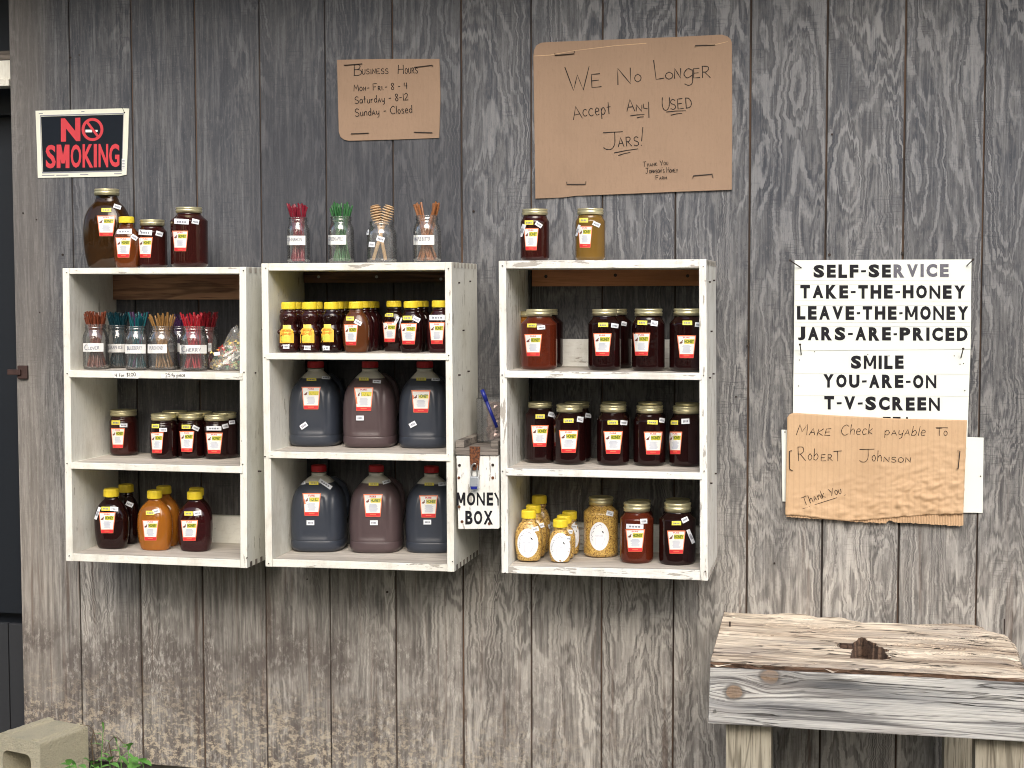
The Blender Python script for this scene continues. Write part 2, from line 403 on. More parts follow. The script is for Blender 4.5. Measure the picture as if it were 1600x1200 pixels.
for k, c in dict(str_brown=(.15, .038, .018), str_teal=(.005, .085, .10), str_darkteal=(.004, .035, .05), str_tan=(.26, .14, .045), str_red=(.34, .012, .022), str_darkred=(.15, .005, .01), str_cinn=(.20, .012, .028),
                 str_green=(.04, .15, .05), str_caramel=(.28, .11, .04), str_purple=(.05, .02, .07)).items():
    M[k] = plain(k.replace('str_', 'stick_'), c, .3, var=.25, sc=120.0)
M['dipper'] = wood_mat('dipper_wood', (.25, .15, .08), (.55, .37, .20), (.66, .48, .30), 'x', 1, .6, lines=.4)
a = N('rusty_steel', .75, .3); n = a.noise(a.pos(), 150.0, 5, .7)
a.col(a.mix(a.ss(n, .35, .65), (.045, .022, .016), (.24, .085, .032))); a.bump(n, .001); M['rust'] = a.m
M['latch'] = plain('latch_iron', (.050, .026, .022), .6, .2, var=.5)
M['steel'] = plain('dull_steel', (.42, .42, .41), .35, .85)
M['darksteel'] = plain('dark_nail', (.035, .025, .022), .5, .4)
M['door'] = plain('slate_door_paint', (.007, .010, .015), .45)
M['door2'] = plain('grey_threshold', (.018, .020, .024), .7)
M['blue'] = plain('blue_pen', (.012, .022, .22), .3)
M['foil'] = plain('crinkled_foil', (.40, .30, .28), .25, .7, var=.5, sc=180.0)
a = N('concrete_block', .95); P = a.pos()
n = a.noise(P, 260.0, 4, .7); n2 = a.noise(P, 11.0, 4, .6)
c = a.mix(n, (.40, .36, .25), (.84, .79, .60)); c = a.mix(a.ma('MULTIPLY', a.ss(n2, .5, .75), .4), c, (.30, .31, .24)); a.col(c)
a.bump(a.ma('ADD', n, a.ma('MULTIPLY', a.noise(P, 120.0, 4, .7), 1.6)), .009, 1.0); M['block'] = a.m
a = N('soil', .95); P = a.pos(False); n = a.noise(P, 14.0, 8, .7)
c = a.mix(n, (.05, .04, .03), (.17, .15, .12)); c = a.mix(a.ma('MULTIPLY', a.ss(a.noise(P, 1.3, 4), .45, .6), .5), c, (.05, .075, .028)); a.col(c); a.bump(n, .01); M['soil'] = a.m
a = N('leaf', .5); P = a.pos(True, 3.0); n = a.noise(P, 60.0, 3); a.col(a.mix(n, (.07, .22, .04), (.17, .38, .09)))
a.b.inputs['Transmission Weight'].default_value = 0.0; M['leaf'] = a.m
a = N('woods_leaf', .7); P = a.pos(False); n = a.noise(P, 1.4, 4); a.col(a.mix(n, (.03, .05, .018), (.075, .11, .04))); M['added_woods'] = a.m
M['concrete'] = plain('foundation', (.20, .19, .18), .9, sc=20.0)
M['roofwood'] = plain('eave_boards', (.16, .14, .12), .85)

# ---------------------------------------------------------------- ground, unseen added trees, eave
def ground():
    V, Fc = [], []
    n = 60
    for j in range(n + 1):
        for i in range(n + 1):
            x = -60 + 120 * i / n + 1.5; y = 30 - 120 * j / n
            V.append((x, y, .055 + (.25 * noise.noise((x * .08, y * .08, 0)) if y < -8 else 0)))
    for j in range(n):
        for i in range(n):
            k = j * (n + 1) + i; Fc.append((k, k + 1, k + n + 2, k + n + 1))
    o = fixn(mesh('ground', V, Fc, M['soil'], smooth=True)); tag(o, 'bare brown soil with patches of grass in front of the shed', kind='structure')
ground()
def added_woods():  # unseen trees added to block low light and darken reflections in the glass
    V, Fc = [], []
    for k in range(11000):
        x = R.uniform(-26, 30); t = noise.noise((x * .33, 3.1, 0)) + .5 * noise.noise((x * 1.1, 7, 1))
        top = 7.6 + 2.6 * t
        z = R.uniform(0.1, 1) * top; y = -14 - 3 * noise.noise((x * .2, z * .3, 4)) + R.uniform(-1.6, 1.6)
        if noise.noise((x * .42 + 9, z * .36, 2)) > .16: continue
        s = R.uniform(.22, .55)
        a = Vector((R.uniform(-1, 1), R.uniform(-1, 1), R.uniform(-1, 1))).normalized() * s
        b = a.orthogonal().normalized() * s * .7
        p = Vector((x, y, z)); o = len(V)
        V += [p - a, p - b, p + a, p + b]; Fc.append((o, o + 1, o + 2, o + 3))
    for k in range(24):
        x = -26 + k * 2.4 + R.uniform(-.7, .7)
        v, f = tube([(x, -15, 0), (x + .2, -15.2, 3), (x - .1, -15, 6)], .18, 7, .08); o = len(V); V += v; Fc += [tuple(i + o for i in q) for q in f]
    o = mesh('added_woods', V, Fc, M['added_woods']); tag(o, 'unseen line of leafy trees added behind the camera to darken jars and crates', kind='stuff')
added_woods()
eave = thing('roof_eave', (1.3, 0, 2.75), 'weathered board eave of the shed roof jutting over the wall', 'roof')
for k in range(16):
    box('board', (-1.2 + k * .36, -.60, 2.78), (-1.2 + k * .36 + .35, .25, 2.805), M['roofwood'], eave)
box('fascia', (-1.25, -.625, 2.74), (4.6, -.602, 2.84), M['roofwood'], eave)

# ---------------------------------------------------------------- shed wall of grooved boards
SP = .2032
wall = thing('board_wall', (1.3, 0, .11), 'weathered grey wall of vertical grooved boards carrying the shelves and signs', 'wall')
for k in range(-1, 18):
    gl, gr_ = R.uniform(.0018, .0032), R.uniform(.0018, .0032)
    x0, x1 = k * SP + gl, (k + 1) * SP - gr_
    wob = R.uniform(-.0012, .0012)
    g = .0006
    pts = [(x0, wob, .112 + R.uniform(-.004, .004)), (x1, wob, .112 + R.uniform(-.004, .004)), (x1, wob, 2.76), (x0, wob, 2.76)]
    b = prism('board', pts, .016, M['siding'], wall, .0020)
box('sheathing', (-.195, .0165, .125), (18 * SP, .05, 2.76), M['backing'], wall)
# shallow shiplap lips that close the grooves
for k in range(0, 18):
    box('groove_lip', (k * SP - .006, .0050 + R.uniform(0, .003), .114), (k * SP + .006, .0163, 2.758), M['groove'], wall)
def nail(px, py, parent, r=.004, mat='darksteel', Y=None, ln=.0):
    p = U(px, py, Y if Y is not None else -.002)
    v, f = tube([p + Vector((0, .004, 0)), p - Vector((0, .0015 + ln, 0))], r, 8)
    return mesh('nail', v, f, M[mat], parent)
for q in ((124, 86), (110, 90), (57, 343), (36, 333), (98, 398), (1150, 620), (1296, 398), (605, 925), (480, 905), (1168, 540), (1285, 690), (1300, 210), (1536, 690), (900, 352), (62, 488), (740, 330), (1410, 395), (1210, 880)):
    nail(q[0], q[1], wall, R.uniform(.0022, .0042))
box('foundation', (-.19, .06, -.05), (18 * SP, .2, .12), M['concrete'], None); tag(bpy.data.objects['foundation'], 'grey concrete foundation set back under the board wall', 'foundation')

# ---------------------------------------------------------------- doorway at the left edge
door = thing('shed_door', (-.5, .14, .1), 'dark slate door standing back at the left edge of the wall', 'door')
box('door_panel', (-1.1, .16, .52), (-.2, .2, 2.02), M['door'], door)
box('door_back', (-1.15, .205, .05), (-.19, .22, 2.76), M['door'], door)
box('door_stile', (-.238, .145, .50), (-.20, .16, 2.05), M['door'], door, .002)
box('door_panel', (-1.1, .168, 2.12), (-.2, .2, 2.7), M['door'], door)
wb = thing('door_apron', (-.5, .1, .1), 'dim grey grooved boards below the door at the left edge', 'boards')
for k in range(14):
    box('board', (-1.0 + k * .0575, .10, .08), (-1.0 + k * .0575 + .054, .12, .50), M['door2'], wb, .002)
sill = thing('white_trim', (-.3, .05, 2.1), 'white painted trim board with brown edge at the left side of the doorway', 'trim')
a0, a1 = U(16, 94, .02), U(17, 135, .02)
box('trim_board', (-1.1, .02, a1.z + .022), (a0.x, .06, a0.z), M['paint_a'], sill, .002)
box('trim_lip', (-1.1, .008, a1.z), (a0.x, .06, a1.z + .0205), M['paint_a'], sill, .002)
box('brown_edge', (-1.1, .03, a0.z + .001), (a0.x - .002, .06, U(16, 79, .03).z), M['grey_wood'], sill, .001)
edge = box('jamb', (-.2005, .018, .1), (-.197, .16, 2.75), M['grey_wood'], door)
lt = thing('door_latch', U(28, 581, -.01), 'small rusty latch on the left edge of the board wall', 'latch')
p0, p1 = U(13, 571, -.012), U(42, 592, -.012)
box('latch_plate', (p0.x + .03, -.012, p1.z), (p1.x, -.001, p0.z), M['latch'], lt, .002)
box('latch_bar', (p0.x, -.02, p1.z + .012), (p1.x - .018, -.0125, p0.z - .012), M['latch'], lt, .002)

# ---------------------------------------------------------------- crates
YF = -.28
def crate(name, label, px, shelves, pm, pmx, nm):
    """px: outer/inner corners of the front; shelves: (left y0,y1, right y0,y1)"""
    (otl, otr, obr, obl), (itl, itr, ibr, ibl) = px
    P = lambda q, Y=YF: U(q[0], q[1], Y)
    root = thing(name, (P(obl) + P(obr)) / 2 + Vector((0, .28, 0)), label, 'wall crate', 'white wooden crates hung as shelves on the wall')
    tl, tr, br, bl = map(P, (otl, otr, obr, obl)); a, b, c_, d = map(P, (itl, itr, ibr, ibl))
    prism('side_panel', [tl, Vector((a.x, YF, tl.z)), Vector((d.x, YF, bl.z)), bl], -.002, pm, root, .0018)
    prism('side_panel', [Vector((b.x, YF, tr.z)), tr, br, Vector((c_.x, YF, br.z))], -.002, pm, root, .0018)
    prism('top_panel', [Vector((a.x + .0004, YF + .001, tl.z + (tr.z - tl.z) * .02)), Vector((b.x - .0004, YF + .001, tr.z)), b + Vector((-.0004, .001, 0)), a + Vector((.0004, .001, 0))], -.002, pmx, root, .0014)
    prism('bottom_panel', [d + Vector((.0004, .001, 0)), c_ + Vector((-.0004, .001, 0)), Vector((c_.x - .0004, YF + .001, br.z + .0005)), Vector((d.x + .0004, YF + .001, bl.z + .0005))], -.002, pmx, root, .0014)
    zs = [tl.z]
    for (xl, y0, y1, xr, y2, y3) in shelves:
        ps = [U(xl, y0, YF - .004), U(xr, y2, YF - .004), U(xr, y3, YF - .004), U(xl, y1, YF - .004)]
        prism('shelf', ps, -.004, [pmx], root, .0016)
        zs.append((ps[0].z + ps[1].z) / 2)
    zs.append((d.z + c_.z) / 2)
    # worn bare-wood tops of shelves and floor
    for i in range(1, len(zs)):
        x0, x1 = a.x + .006, b.x + .004
        if i == len(zs) - 1: x0, x1 = d.x + .002, c_.x - .002
        q = ps if i < len(zs) - 1 else None
        if i < len(zs) - 1:
            s_ = shelves[i - 1]; zl, zr = U(s_[0], s_[1], YF - .004).z, U(s_[3], s_[4], YF - .004).z
        else: zl, zr = d.z, c_.z
        mesh('worn_surface', [(x0, YF + .006, zl + .0008), (x1, YF + .006, zr + .0008), (x1, -.008, zr + .0008), (x0, -.008, zl + .0008)], [(0, 1, 2, 3)], M['shelf'], root)
    return root, zs, (a, b, c_, d)
c1, z1, i1 = crate('shelf_crate', 'leftmost white crate, with honey straw jars on its upper shelf',
    (((97.5, 419), (384.5, 417), (386, 888), (103, 876.5)), ((108, 428), (374, 427.5), (375.3, 875), (113.4, 865))),
    [(107, 578.5, 589.5, 379, 582.5, 593.5), (110, 722.5, 732.5, 379, 729, 739.5)], M['paint_a'], M['paint_ax'], 1)
c2, z2, i2 = crate('shelf_crate', 'middle white crate, holding six big honey jugs on its two lower levels',
    (((408, 411.5), (705.5, 409.5), (709.7, 893.8), (414.7, 885.4)), ((418.8, 422.8), (695, 422), (698.5, 882), (425.3, 873.6))),
    [(416, 552, 561.5, 701, 552.5, 562.8), (419, 705.4, 715.6, 703, 710.5, 721)], M['paint_a'], M['paint_ax'], 2)
c3, z3, i3 = crate('shelf_crate', 'rightmost white crate with badly chipped paint, right of the money box',
    (((779, 407.5), (1103.5, 405), (1106, 907.7), (783.6, 895.5)), ((790.5, 419.5), (1092, 418.5), (1093.8, 891), (794.2, 885))),
    [(788, 579, 590, 1096, 583.4, 594), (790, 731.6, 743, 1097, 738.7, 749.5)], M['paint_c'], M['paint_cx'], 3)
def rail(name, x0, x1, ya, yb, mat, parent, th=.022, Y=-.024, bev=.0015):
    p = U((x0 + x1) / 2, ya, Y); q = U((x0 + x1) / 2, yb, Y)
    a, b = U(x0, ya, Y).x, U(x1, ya, Y).x
    return box(name, (a, Y, q.z), (b, -.0025, p.z), mat, parent, bev)
def inx(i, k=.002): return i[0].x + k, i[1].x - k
def railx(name, i, ya, yb, xr, mat, parent, Y=-.024, x0=None):
    p = U(xr, ya, Y); q = U(xr, yb, Y)
    return box(name, ((i[3].x + .003) if x0 is None else x0, Y, q.z), (i[1].x - .002, -.0025, p.z), mat, parent, .0015)
r1 = railx('cleat', i1, 424, 468, 280, M['cleat1'], c1)
r2 = railx('cleat', i2, 424, 441.5, 590, M['cleat2'], c2)
r3 = railx('cleat', i3, 418, 447, 960, M['cleat3'], c3, x0=U(831, 430, -.024).x)
for q in ((498, 432.5), (588.5, 432.5), (689, 436)):
    p = U(*q, -.0245); v, f = tube([p + Vector((0, .002, 0)), p - Vector((0, .002, 0))], .0042, 10); mesh('screw', v, f, M['steel'], r2)
for q in ((853, 432), (961.5, 430), (1074.5, 431)):
    p = U(*q, -.0245); v, f = tube([p + Vector((0, .002, 0)), p - Vector((0, .0006, 0))], .0048, 10); mesh('nail_hole', v, f, M['darksteel'], r3)
railx('back_rail', i1, 806, 851, 350, M['paint_ax'], c1)
railx('back_rail', i3, 530, 574, 900, M['paint_cx'], c3)
railx('back_rail', i3, 820, 863, 1000, M['paint_cx'], c3)
def wp(x, y, z): return Vector((x, y, z))
for cr, ii, o in ((c1, i1, 386), (c2, i2, 709.7), (c3, i3, 1106)):       # finger joints: end-grain squares on the outer side
    for zi in range(2):
        for k in range(7):
            base = U(o, {386: 884, 709.7: 889, 1106: 902}[o], YF) if zi == 0 else U({386: 385, 709.7: 706, 1106: 1104}[o], {386: 422, 709.7: 414, 1106: 410}[o], YF)
            y = YF + .02 + k * .037
            xx = base.x + .0006
            mesh('finger_joint', [(xx, y, base.z - .007), (xx, y + .016, base.z - .007), (xx, y + .016, base.z + .008), (xx, y, base.z + .008)], [(0, 1, 2, 3)], M['grey_wood'] if zi == 0 and cr is not c3 else M['shelf'], cr)

for cr, xs, ys in ((c1, (103.5, 380), (424, 583, 727, 870)), (c2, (414, 701), (417, 557, 711, 878)), (c3, (785.5, 1099), (414, 586, 738, 893))):
    for x_ in xs:
        for y_ in ys:
            p = U(x_ + R.uniform(-1.5, 1.5) + (4.5 if y_ > 800 else 0) * (1 if x_ < 800 else .3), y_ + R.uniform(-3, 3), YF - .0045); v, f = tube([p + Vector((0, .006, 0)), p], R.uniform(.0011, .0018), 7); mesh('nail', v, f, M['darksteel'], cr)
for cr, xo in ((c1, 386), (c2, 709), (c3, 1105.5)):
    e_ = U(xo, 650, YF).x + .004
    for y_, z_ in ((-.21, 1.58), (-.09, 1.585), (-.22, 1.33), (-.12, 1.335), (-.2, 1.05), (-.07, 1.06), (-.17, 1.45)):
        v, f = tube([Vector((e_ - .012, y_, z_)), Vector((e_ + (z_ - 1.2) * -.012 + .001, y_, z_))], .0022, 7); mesh('nail', v, f, M['darksteel'], cr)

# ---------------------------------------------------------------- lettering
_tc = {}
def tmesh(s, off=0.0, space=1.0):
    k = (s, off, space)
    if k not in _tc:
        cu = bpy.data.curves.new('t', 'FONT'); cu.body = s; cu.offset = off; cu.space_character = space; cu.resolution_u = 3
        ob = bpy.data.objects.new('t', cu); C.objects.link(ob)
        dg = bpy.context.evaluated_depsgraph_get()
        me = bpy.data.meshes.new_from_object(ob.evaluated_get(dg))
        vs = [(v.co.x, v.co.y) for v in me.vertices]; fs = [tuple(p.vertices) for p in me.polygons]
        x0, x1 = min(v[0] for v in vs), max(v[0] for v in vs); y0, y1 = min(v[1] for v in vs), max(v[1] for v in vs)
        vs = [((v[0] - x0) / (x1 - x0), (v[1] - y0) / (y1 - y0)) for v in vs]
        bpy.data.objects.remove(ob); bpy.data.meshes.remove(me); bpy.data.curves.remove(cu)
        _tc[k] = (vs, fs)
    return _tc[k]
class Ink:
    """collects flat marks given in picture units and lays them on a surface fn(px, py, layer) -> point"""
    def __init__(s, fn): s.fn, s.V, s.F, s.I, s.lay = fn, [], [], [], 0
    def poly(s, pts, mi=0, lay=None):
        o = len(s.V); s.V += [s.fn(x, y, s.lay if lay is None else lay) for x, y in pts]; s.F.append(tuple(range(o, o + len(pts)))); s.I.append(mi)
    def grid(s, q, nx, ny, mi=0, lay=0):          # q: tl tr br bl
        o = len(s.V)
        for j in range(ny + 1):
            for i in range(nx + 1):
                u, v = i / nx, j / ny
                x = (q[0][0] * (1 - u) + q[1][0] * u) * (1 - v) + (q[3][0] * (1 - u) + q[2][0] * u) * v
                y = (q[0][1] * (1 - u) + q[1][1] * u) * (1 - v) + (q[3][1] * (1 - u) + q[2][1] * u) * v
                s.V.append(s.fn(x, y, lay))
        for j in range(ny):
            for i in range(nx):
                k = o + j * (nx + 1) + i; s.F.append((k, k + 1, k + nx + 2, k + nx + 1)); s.I.append(mi)
    def text(s, t, x0, y0, x1, y1, mi=0, off=.02, space=1.0, slope=0.0, lay=None, shear=0.0):
        vs, fs = tmesh(t, off, space); o = len(s.V)
        for u, v in vs: s.V.append(s.fn(x0 + (x1 - x0) * u + shear * v, y1 + (y0 - y1) * v + slope * (x1 - x0) * u, s.lay if lay is None else lay))
        s.F += [tuple(i + o for i in f) for f in fs]; s.I += [mi] * len(fs)
    def stroke(s, pts, w, mi=0):
        s.lay += .02
        n = len(pts); Lf, Rt = [], []
        for i in range(n):
            ax, ay = pts[max(i - 1, 0)]; bx, by = pts[min(i + 1, n - 1)]
            dx, dy = bx - ax, by - ay; d = math.hypot(dx, dy) or 1
            ww = w * (.40 + .10 * math.sin(i * 2.1 + s.lay * 9))
            nx, ny = -dy / d * ww, dx / d * ww
            Lf.append((pts[i][0] + nx, pts[i][1] + ny)); Rt.append((pts[i][0] - nx, pts[i][1] - ny))
        for i in range(n - 1): s.poly([Lf[i], Lf[i + 1], Rt[i + 1], Rt[i]], mi)
    def build(s, name, mats, parent, origin=None):
        return mesh(name, s.V, s.F, mats, parent, s.I)
GL = {
 'A': '0,0 .42,1 .85,0|.15,.36 .72,.38', 'B': '.05,0 .05,1|~0,1 .5,.98 .6,.76 .4,.56 .05,.52|~.05,.52 .6,.5 .75,.25 .5,.02 0,0',
 'C': '~.8,.84 .5,1 .15,.8 0,.45 .18,.1 .5,0 .82,.14', 'D': '.05,0 .05,1|~0,1 .5,.93 .8,.52 .6,.1 0,0', 'E': '.72,1 .02,.98 0,0 .78,.03|0,.5 .6,.53',
 'F': '.75,1 0,.98 0,0|0,.5 .55,.53', 'G': '~.8,.84 .5,1 .12,.75 0,.4 .2,.05 .6,0 .8,.2 .8,.45|.5,.45 .9,.45', 'H': '0,0 .05,1|.75,0 .7,1|.02,.5 .73,.52', 'I': '.1,0 .1,1',
 'J': '0,.97 .95,1|~.55,1 .55,.35 .4,.03 .15,0 0,.12', 'K': '0,0 .05,1|.75,1 .05,.45 .8,0', 'L': '.05,1 0,.05 .7,.05', 'M': '0,0 .12,1 .45,.3 .8,1 .95,0', 'N': '0,0 .03,1 .75,.03 .78,1',
 'O': '~.4,1 .08,.75 .02,.3 .35,0 .72,.25 .75,.7 .4,1', 'P': '.05,0 .05,1|~0,1 .55,.97 .65,.7 .4,.48 .05,.45', 'R': '.05,0 .05,1|~0,1 .55,.97 .62,.72 .4,.52 .05,.5|.25,.5 .8,0',
 'S': '~.7,.86 .4,1 .1,.84 .15,.6 .6,.42 .68,.15 .35,0 0,.12', 'T': '0,.97 .9,1|.45,1 .42,0', 'U': '~.03,1 .02,.4 .2,.03 .5,.03 .7,.35 .72,1', 'V': '0,1 .4,0 .8,1', 'W': '0,1 .32,0 .5,.65 .72,0 1.0,1',
 'X': '0,1 .8,0|.75,1 0,0', 'Y': '0,1 .38,.5|.8,1 .3,0', '0': '~.35,1 .05,.7 .05,.3 .35,0 .65,.3 .65,.7 .35,1', '1': '.1,1 .1,0', '2': '~.05,.8 .35,1 .6,.8 .45,.45 0,.02|0,.02 .7,.04', '4': '.05,1 0,.5 .6,.5|.5,1 .48,0',
 '5': '.6,1 .1,1 .08,.58|~.08,.58 .5,.6 .6,.3 .35,0 0,.08', '8': '~.5,.9 .25,1 .08,.78 .3,.52 .55,.25 .3,0 .05,.22 .3,.52 .52,.78 .5,.9', '$': '~.6,.82 .3,.92 .08,.7 .55,.35 .3,.08 0,.2|.3,1.1 .3,-.1', 'c/': '~.5,.7 .2,.75 .05,.5 .25,.3 .5,.38|.3,1 .2,.1',
 '-': '.05,.42 .5,.45', '.': '.05,.0 .12,.05', '!': '.2,1.15 .1,.3|.05,.02 .1,.08', "'": '.1,1 .05,.8', ',': '.1,.05 .0,-.15',
 'a': '~.5,.5 .25,.6 .03,.3 .2,.02 .45,.2 .5,.5|.5,.55 .55,0', 'b': '.05,1 .03,0|~.04,.3 .3,.55 .52,.3 .3,0 .04,.08', 'c': '~.5,.48 .25,.58 .03,.3 .2,.02 .5,.1', 'd': '~.5,.4 .25,.55 .03,.28 .25,0 .5,.2|.52,1 .5,0', 'e': '~.05,.3 .45,.34 .4,.55 .2,.58 .04,.3 .2,.02 .5,.08',
 'h': '.05,1 .03,0|~.04,.3 .25,.55 .45,.45 .48,0', 'i': '.08,.55 .08,0|.08,.75 .09,.8', 'k': '.05,1 .03,0|.45,.55 .05,.25 .5,0', 'l': '.05,1 .05,0', 'n': '.04,.55 .04,0|~.05,.3 .25,.55 .45,.45 .48,0', 'o': '~.25,.58 .03,.3 .25,0 .48,.3 .25,.58', 'p': '.05,.55 .03,-.35|~.04,.3 .28,.58 .5,.3 .28,0 .04,.1',
 'f': '~.4,.95 .25,1 .15,.8 .15,0|0,.55 .35,.57',
 'r': '.04,.55 .04,0|~.05,.3 .2,.52 .4,.5', 's': '~.42,.5 .2,.58 .05,.42 .35,.22 .3,.02 .02,.06', 't': '.22,1 .2,.0 |0,.58 .45,.6', 'u': '~.04,.55 .06,.12 .25,.0 .45,.2 .48,.55|.48,.55 .5,0', 'y': '~.04,.55 .06,.2 .25,.08 .45,.25|.5,.55 .45,-.2 .2,-.35', 'g': '~.5,.5 .25,.6 .03,.3 .2,.05 .48,.2|~.5,.55 .5,-.2 .3,-.4 .05,-.3', 'm': '.03,.5 .03,0|~.03,.35 .2,.52 .3,.3 .3,0|~.3,.35 .45,.52 .58,.3 .6,0'}
def crom(p):
    if len(p) < 3: return p
    o = []
    for i in range(len(p) - 1):
        a, b, c, d = p[max(i - 1, 0)], p[i], p[i + 1], p[min(i + 2, len(p) - 1)]
        for t in (0, .25, .5, .75):
            o.append(tuple(.5 * (2 * b[k] + (c[k] - a[k]) * t + (2 * a[k] - 5 * b[k] + 4 * c[k] - d[k]) * t * t + (3 * b[k] - a[k] - 3 * c[k] + d[k]) * t ** 3) for k in (0, 1)))
    return o + [p[-1]]
def hand(ink, s, x0, y0, x1, y1, h, w, sc=True, lean=.0, small=.62):
    """handwriting from (x0,y0) to (x1,y1) on the baseline; h cap height; sc: lower case as small capitals; ^X forces a small capital"""
    toks = []; i = 0
    while i < len(s):
        ch = s[i]; f = 1.0
        if ch == '^': i += 1; ch = s[i]; f = small
        elif sc and ch.islower(): ch = ch.upper(); f = small
        toks.append((ch, f)); i += 1
    adv = []
    for ch, f in toks:
        if ch == ' ': adv.append(.55)
        else:
            wd_ = max(float(q.split(',')[0]) for st in GL[ch].split('|') for q in st.strip('~ ').split())
            adv.append((wd_ * f + .2))
    tot = sum(adv) - .2; L = math.hypot(x1 - x0, y1 - y0); ux, uy = (x1 - x0) / L, (y1 - y0) / L
    k = L / tot; cur = 0
    for (ch, f), ad in zip(toks, adv):
        if ch != ' ':
            jy = R.uniform(-.03, .03) * h
            for st in GL[ch].split('|'):
                pts = [tuple(map(float, q.split(','))) for q in st.strip('~ ').split()]
                if st.startswith('~'): pts = crom(pts)
                else:
                    pts = [(pts[j][0] + (pts[j + 1][0] - pts[j][0]) * t, pts[j][1] + (pts[j + 1][1] - pts[j][1]) * t) for j in range(len(pts) - 1) for t in (0, .5)] + [pts[-1]]
                P = []
                for gx, gy in pts:
                    a = (cur + gx * f) * k + lean * gy * f * h; b = gy * f * h + jy
                    P.append((x0 + ux * a + uy * b, y0 + uy * a - ux * b))
                ink.stroke(P, w)
        cur += ad
def flat(Y): return lambda x, y, lay: U(x, y, Y - .0006 - lay * .0004)
def staple(parent, pts, Y):
    V = [U(x, y, Y - .0022) for x, y in pts]
    v, f = tube(V, .0013, 5); mesh('staple', v, f, M['darksteel'], parent)

def blockM(ink, xa, y0, xb, y1, mi, w):
    m = (xa + xb) / 2; h = y1 - y0
    ink.poly([(xa, y0), (xa + w, y0), (xa + w, y1), (xa, y1)], mi, 1.0); ink.poly([(xb - w, y0), (xb, y0), (xb, y1), (xb - w, y1)], mi, 1.05)
    ink.poly([(xa + .1, y0), (xa + w * 1.15, y0), (m + w * .4, y0 + h * .80), (m - w * .4, y0 + h * .80)], mi, 1.1)
    ink.poly([(xb - w * 1.15, y0), (xb - .1, y0), (m + w * .4, y0 + h * .80), (m - w * .4, y0 + h * .80)], mi, 1.15)
# small business-hours card
hc = thing('hours_sign', U(607, 218, 0), 'small cardboard sign with the handwritten business hours', 'sign')
prism('cardboard_sheet', [U(x, y, -.0045) for x, y in ((526.5, 93.5), (600, 92), (686.5, 92), (688, 150), (687, 190), (686, 215.5), (620, 218), (545, 220), (538, 218.5), (532, 214), (529.3, 206))], -.0012, M['card_a'], hc, .0004)
ik = Ink(flat(-.0045))
hand(ik, 'B', 552.7, 118, 565, 118, 17, 1.5); hand(ik, 'usiness', 566, 116, 606.5, 115, 13, 1.4)
hand(ik, 'H', 622, 115, 630.5, 115, 14, 1.5); hand(ik, 'ours', 633, 115, 652.5, 114.5, 14, 1.4)
hand(ik, 'Mon- Fri.- 8 - 4', 553, 142.8, 636.5, 139.5, 10.5, 1.4)
hand(ik, 'Saturd^Ay - 8-12', 554.7, 162.5, 638, 156.5, 11, 1.4, sc=False)
hand(ik, 'Sund^Ay - Closed', 555, 182, 644, 176, 12, 1.4, sc=False)
ik.build('lettering', M['ink'], hc)
for s_ in (((537.5, 102), (566, 99.7)), ((647, 105.3), (675.5, 101.8), (675.7, 104)), ((548.5, 209), (576, 208)), ((647, 206.5), (675.5, 207.3))): staple(hc, s_, -.0045)

# big cardboard sign
bs = thing('jar_notice_sign', U(990, 303, 0), 'large cardboard sign saying used jars are no longer accepted', 'sign')
outl = [(833.3, 88), (834.5, 78), (838, 71), (845, 66.8), (855, 65.8), (950, 62), (1060, 57.5), (1128, 54), (1137, 57), (1141.5, 61), (1143.5, 67), (1144, 180), (1143.3, 296.5), (1060, 299.5), (1000, 302), (900, 306), (880, 308.5), (836.5, 310.3), (835, 200)]
prism('cardboard_sheet', [U(x, y, -.006) for x, y in outl], -.0012, M['card_a'], bs, .0005)
ik = Ink(flat(-.006))
ik.stroke([(834, 87.5), (860, 86), (898, 79), (960, 71.5), (1010, 67.5)], 1.1, 1); ik.stroke([(1105, 70), (1120, 69), (1137, 65)], 1.0, 1)
hand(ik, 'W', 884, 142, 922, 140.5, 37, 1.7); hand(ik, 'E', 925, 137.5, 940, 136.5, 21, 1.7)
hand(ik, 'N', 965.5, 132, 986, 131, 26, 1.7); hand(ik, 'O', 992, 128, 1001.5, 127.5, 12, 1.7)
hand(ik, 'L', 1025.5, 126, 1038, 124, 32, 1.7)
for ch, xa, xb, yb, h in (('O', 1040, 1051, 124, 11), ('N', 1054, 1064, 122.5, 16), ('g', 1068, 1082, 123, 26), ('E', 1084, 1094, 122, 15), ('R', 1097, 1110, 121.5, 18)): hand(ik, ch, xa, yb, xb, yb - .3, h, 1.7, sc=False)
hand(ik, 'A', 896, 187.5, 910, 185, 20, 1.6); hand(ik, 'c^Cept', 911, 182, 955, 177.5, 19, 1.6, sc=False)
hand(ik, 'A', 979.5, 175, 992, 174, 19, 1.6); hand(ik, 'n', 994, 174, 1003, 174, 17, 1.6); ik.stroke([(1005, 162), (1006, 169), (1012, 170)], 1.6); ik.stroke([(1013.5, 159), (1014, 184)], 1.6)
hand(ik, 'U', 1034.5, 172, 1046, 172, 20, 1.6); hand(ik, 'sed', 1048, 171, 1081, 168, 24, 1.6, small=.66)
for a_, b_ in (((985, 181), (1007, 179)), ((995, 184.3), (1006, 182.5)), ((1041, 175), (1072, 173)), ((1048, 180), (1066, 177)), ((959.5, 239), (997, 232.5)), ((966, 243), (985, 238))): ik.stroke([a_, ((a_[0] + b_[0]) / 2, (a_[1] + b_[1]) / 2 - .6), b_], 1.6)
hand(ik, 'J', 943, 233, 974, 232, 27, 1.6); hand(ik, 'ars', 966, 229.5, 998, 227.5, 23, 1.6); hand(ik, '!', 1000.5, 228, 1004.5, 228, 26, 1.6)
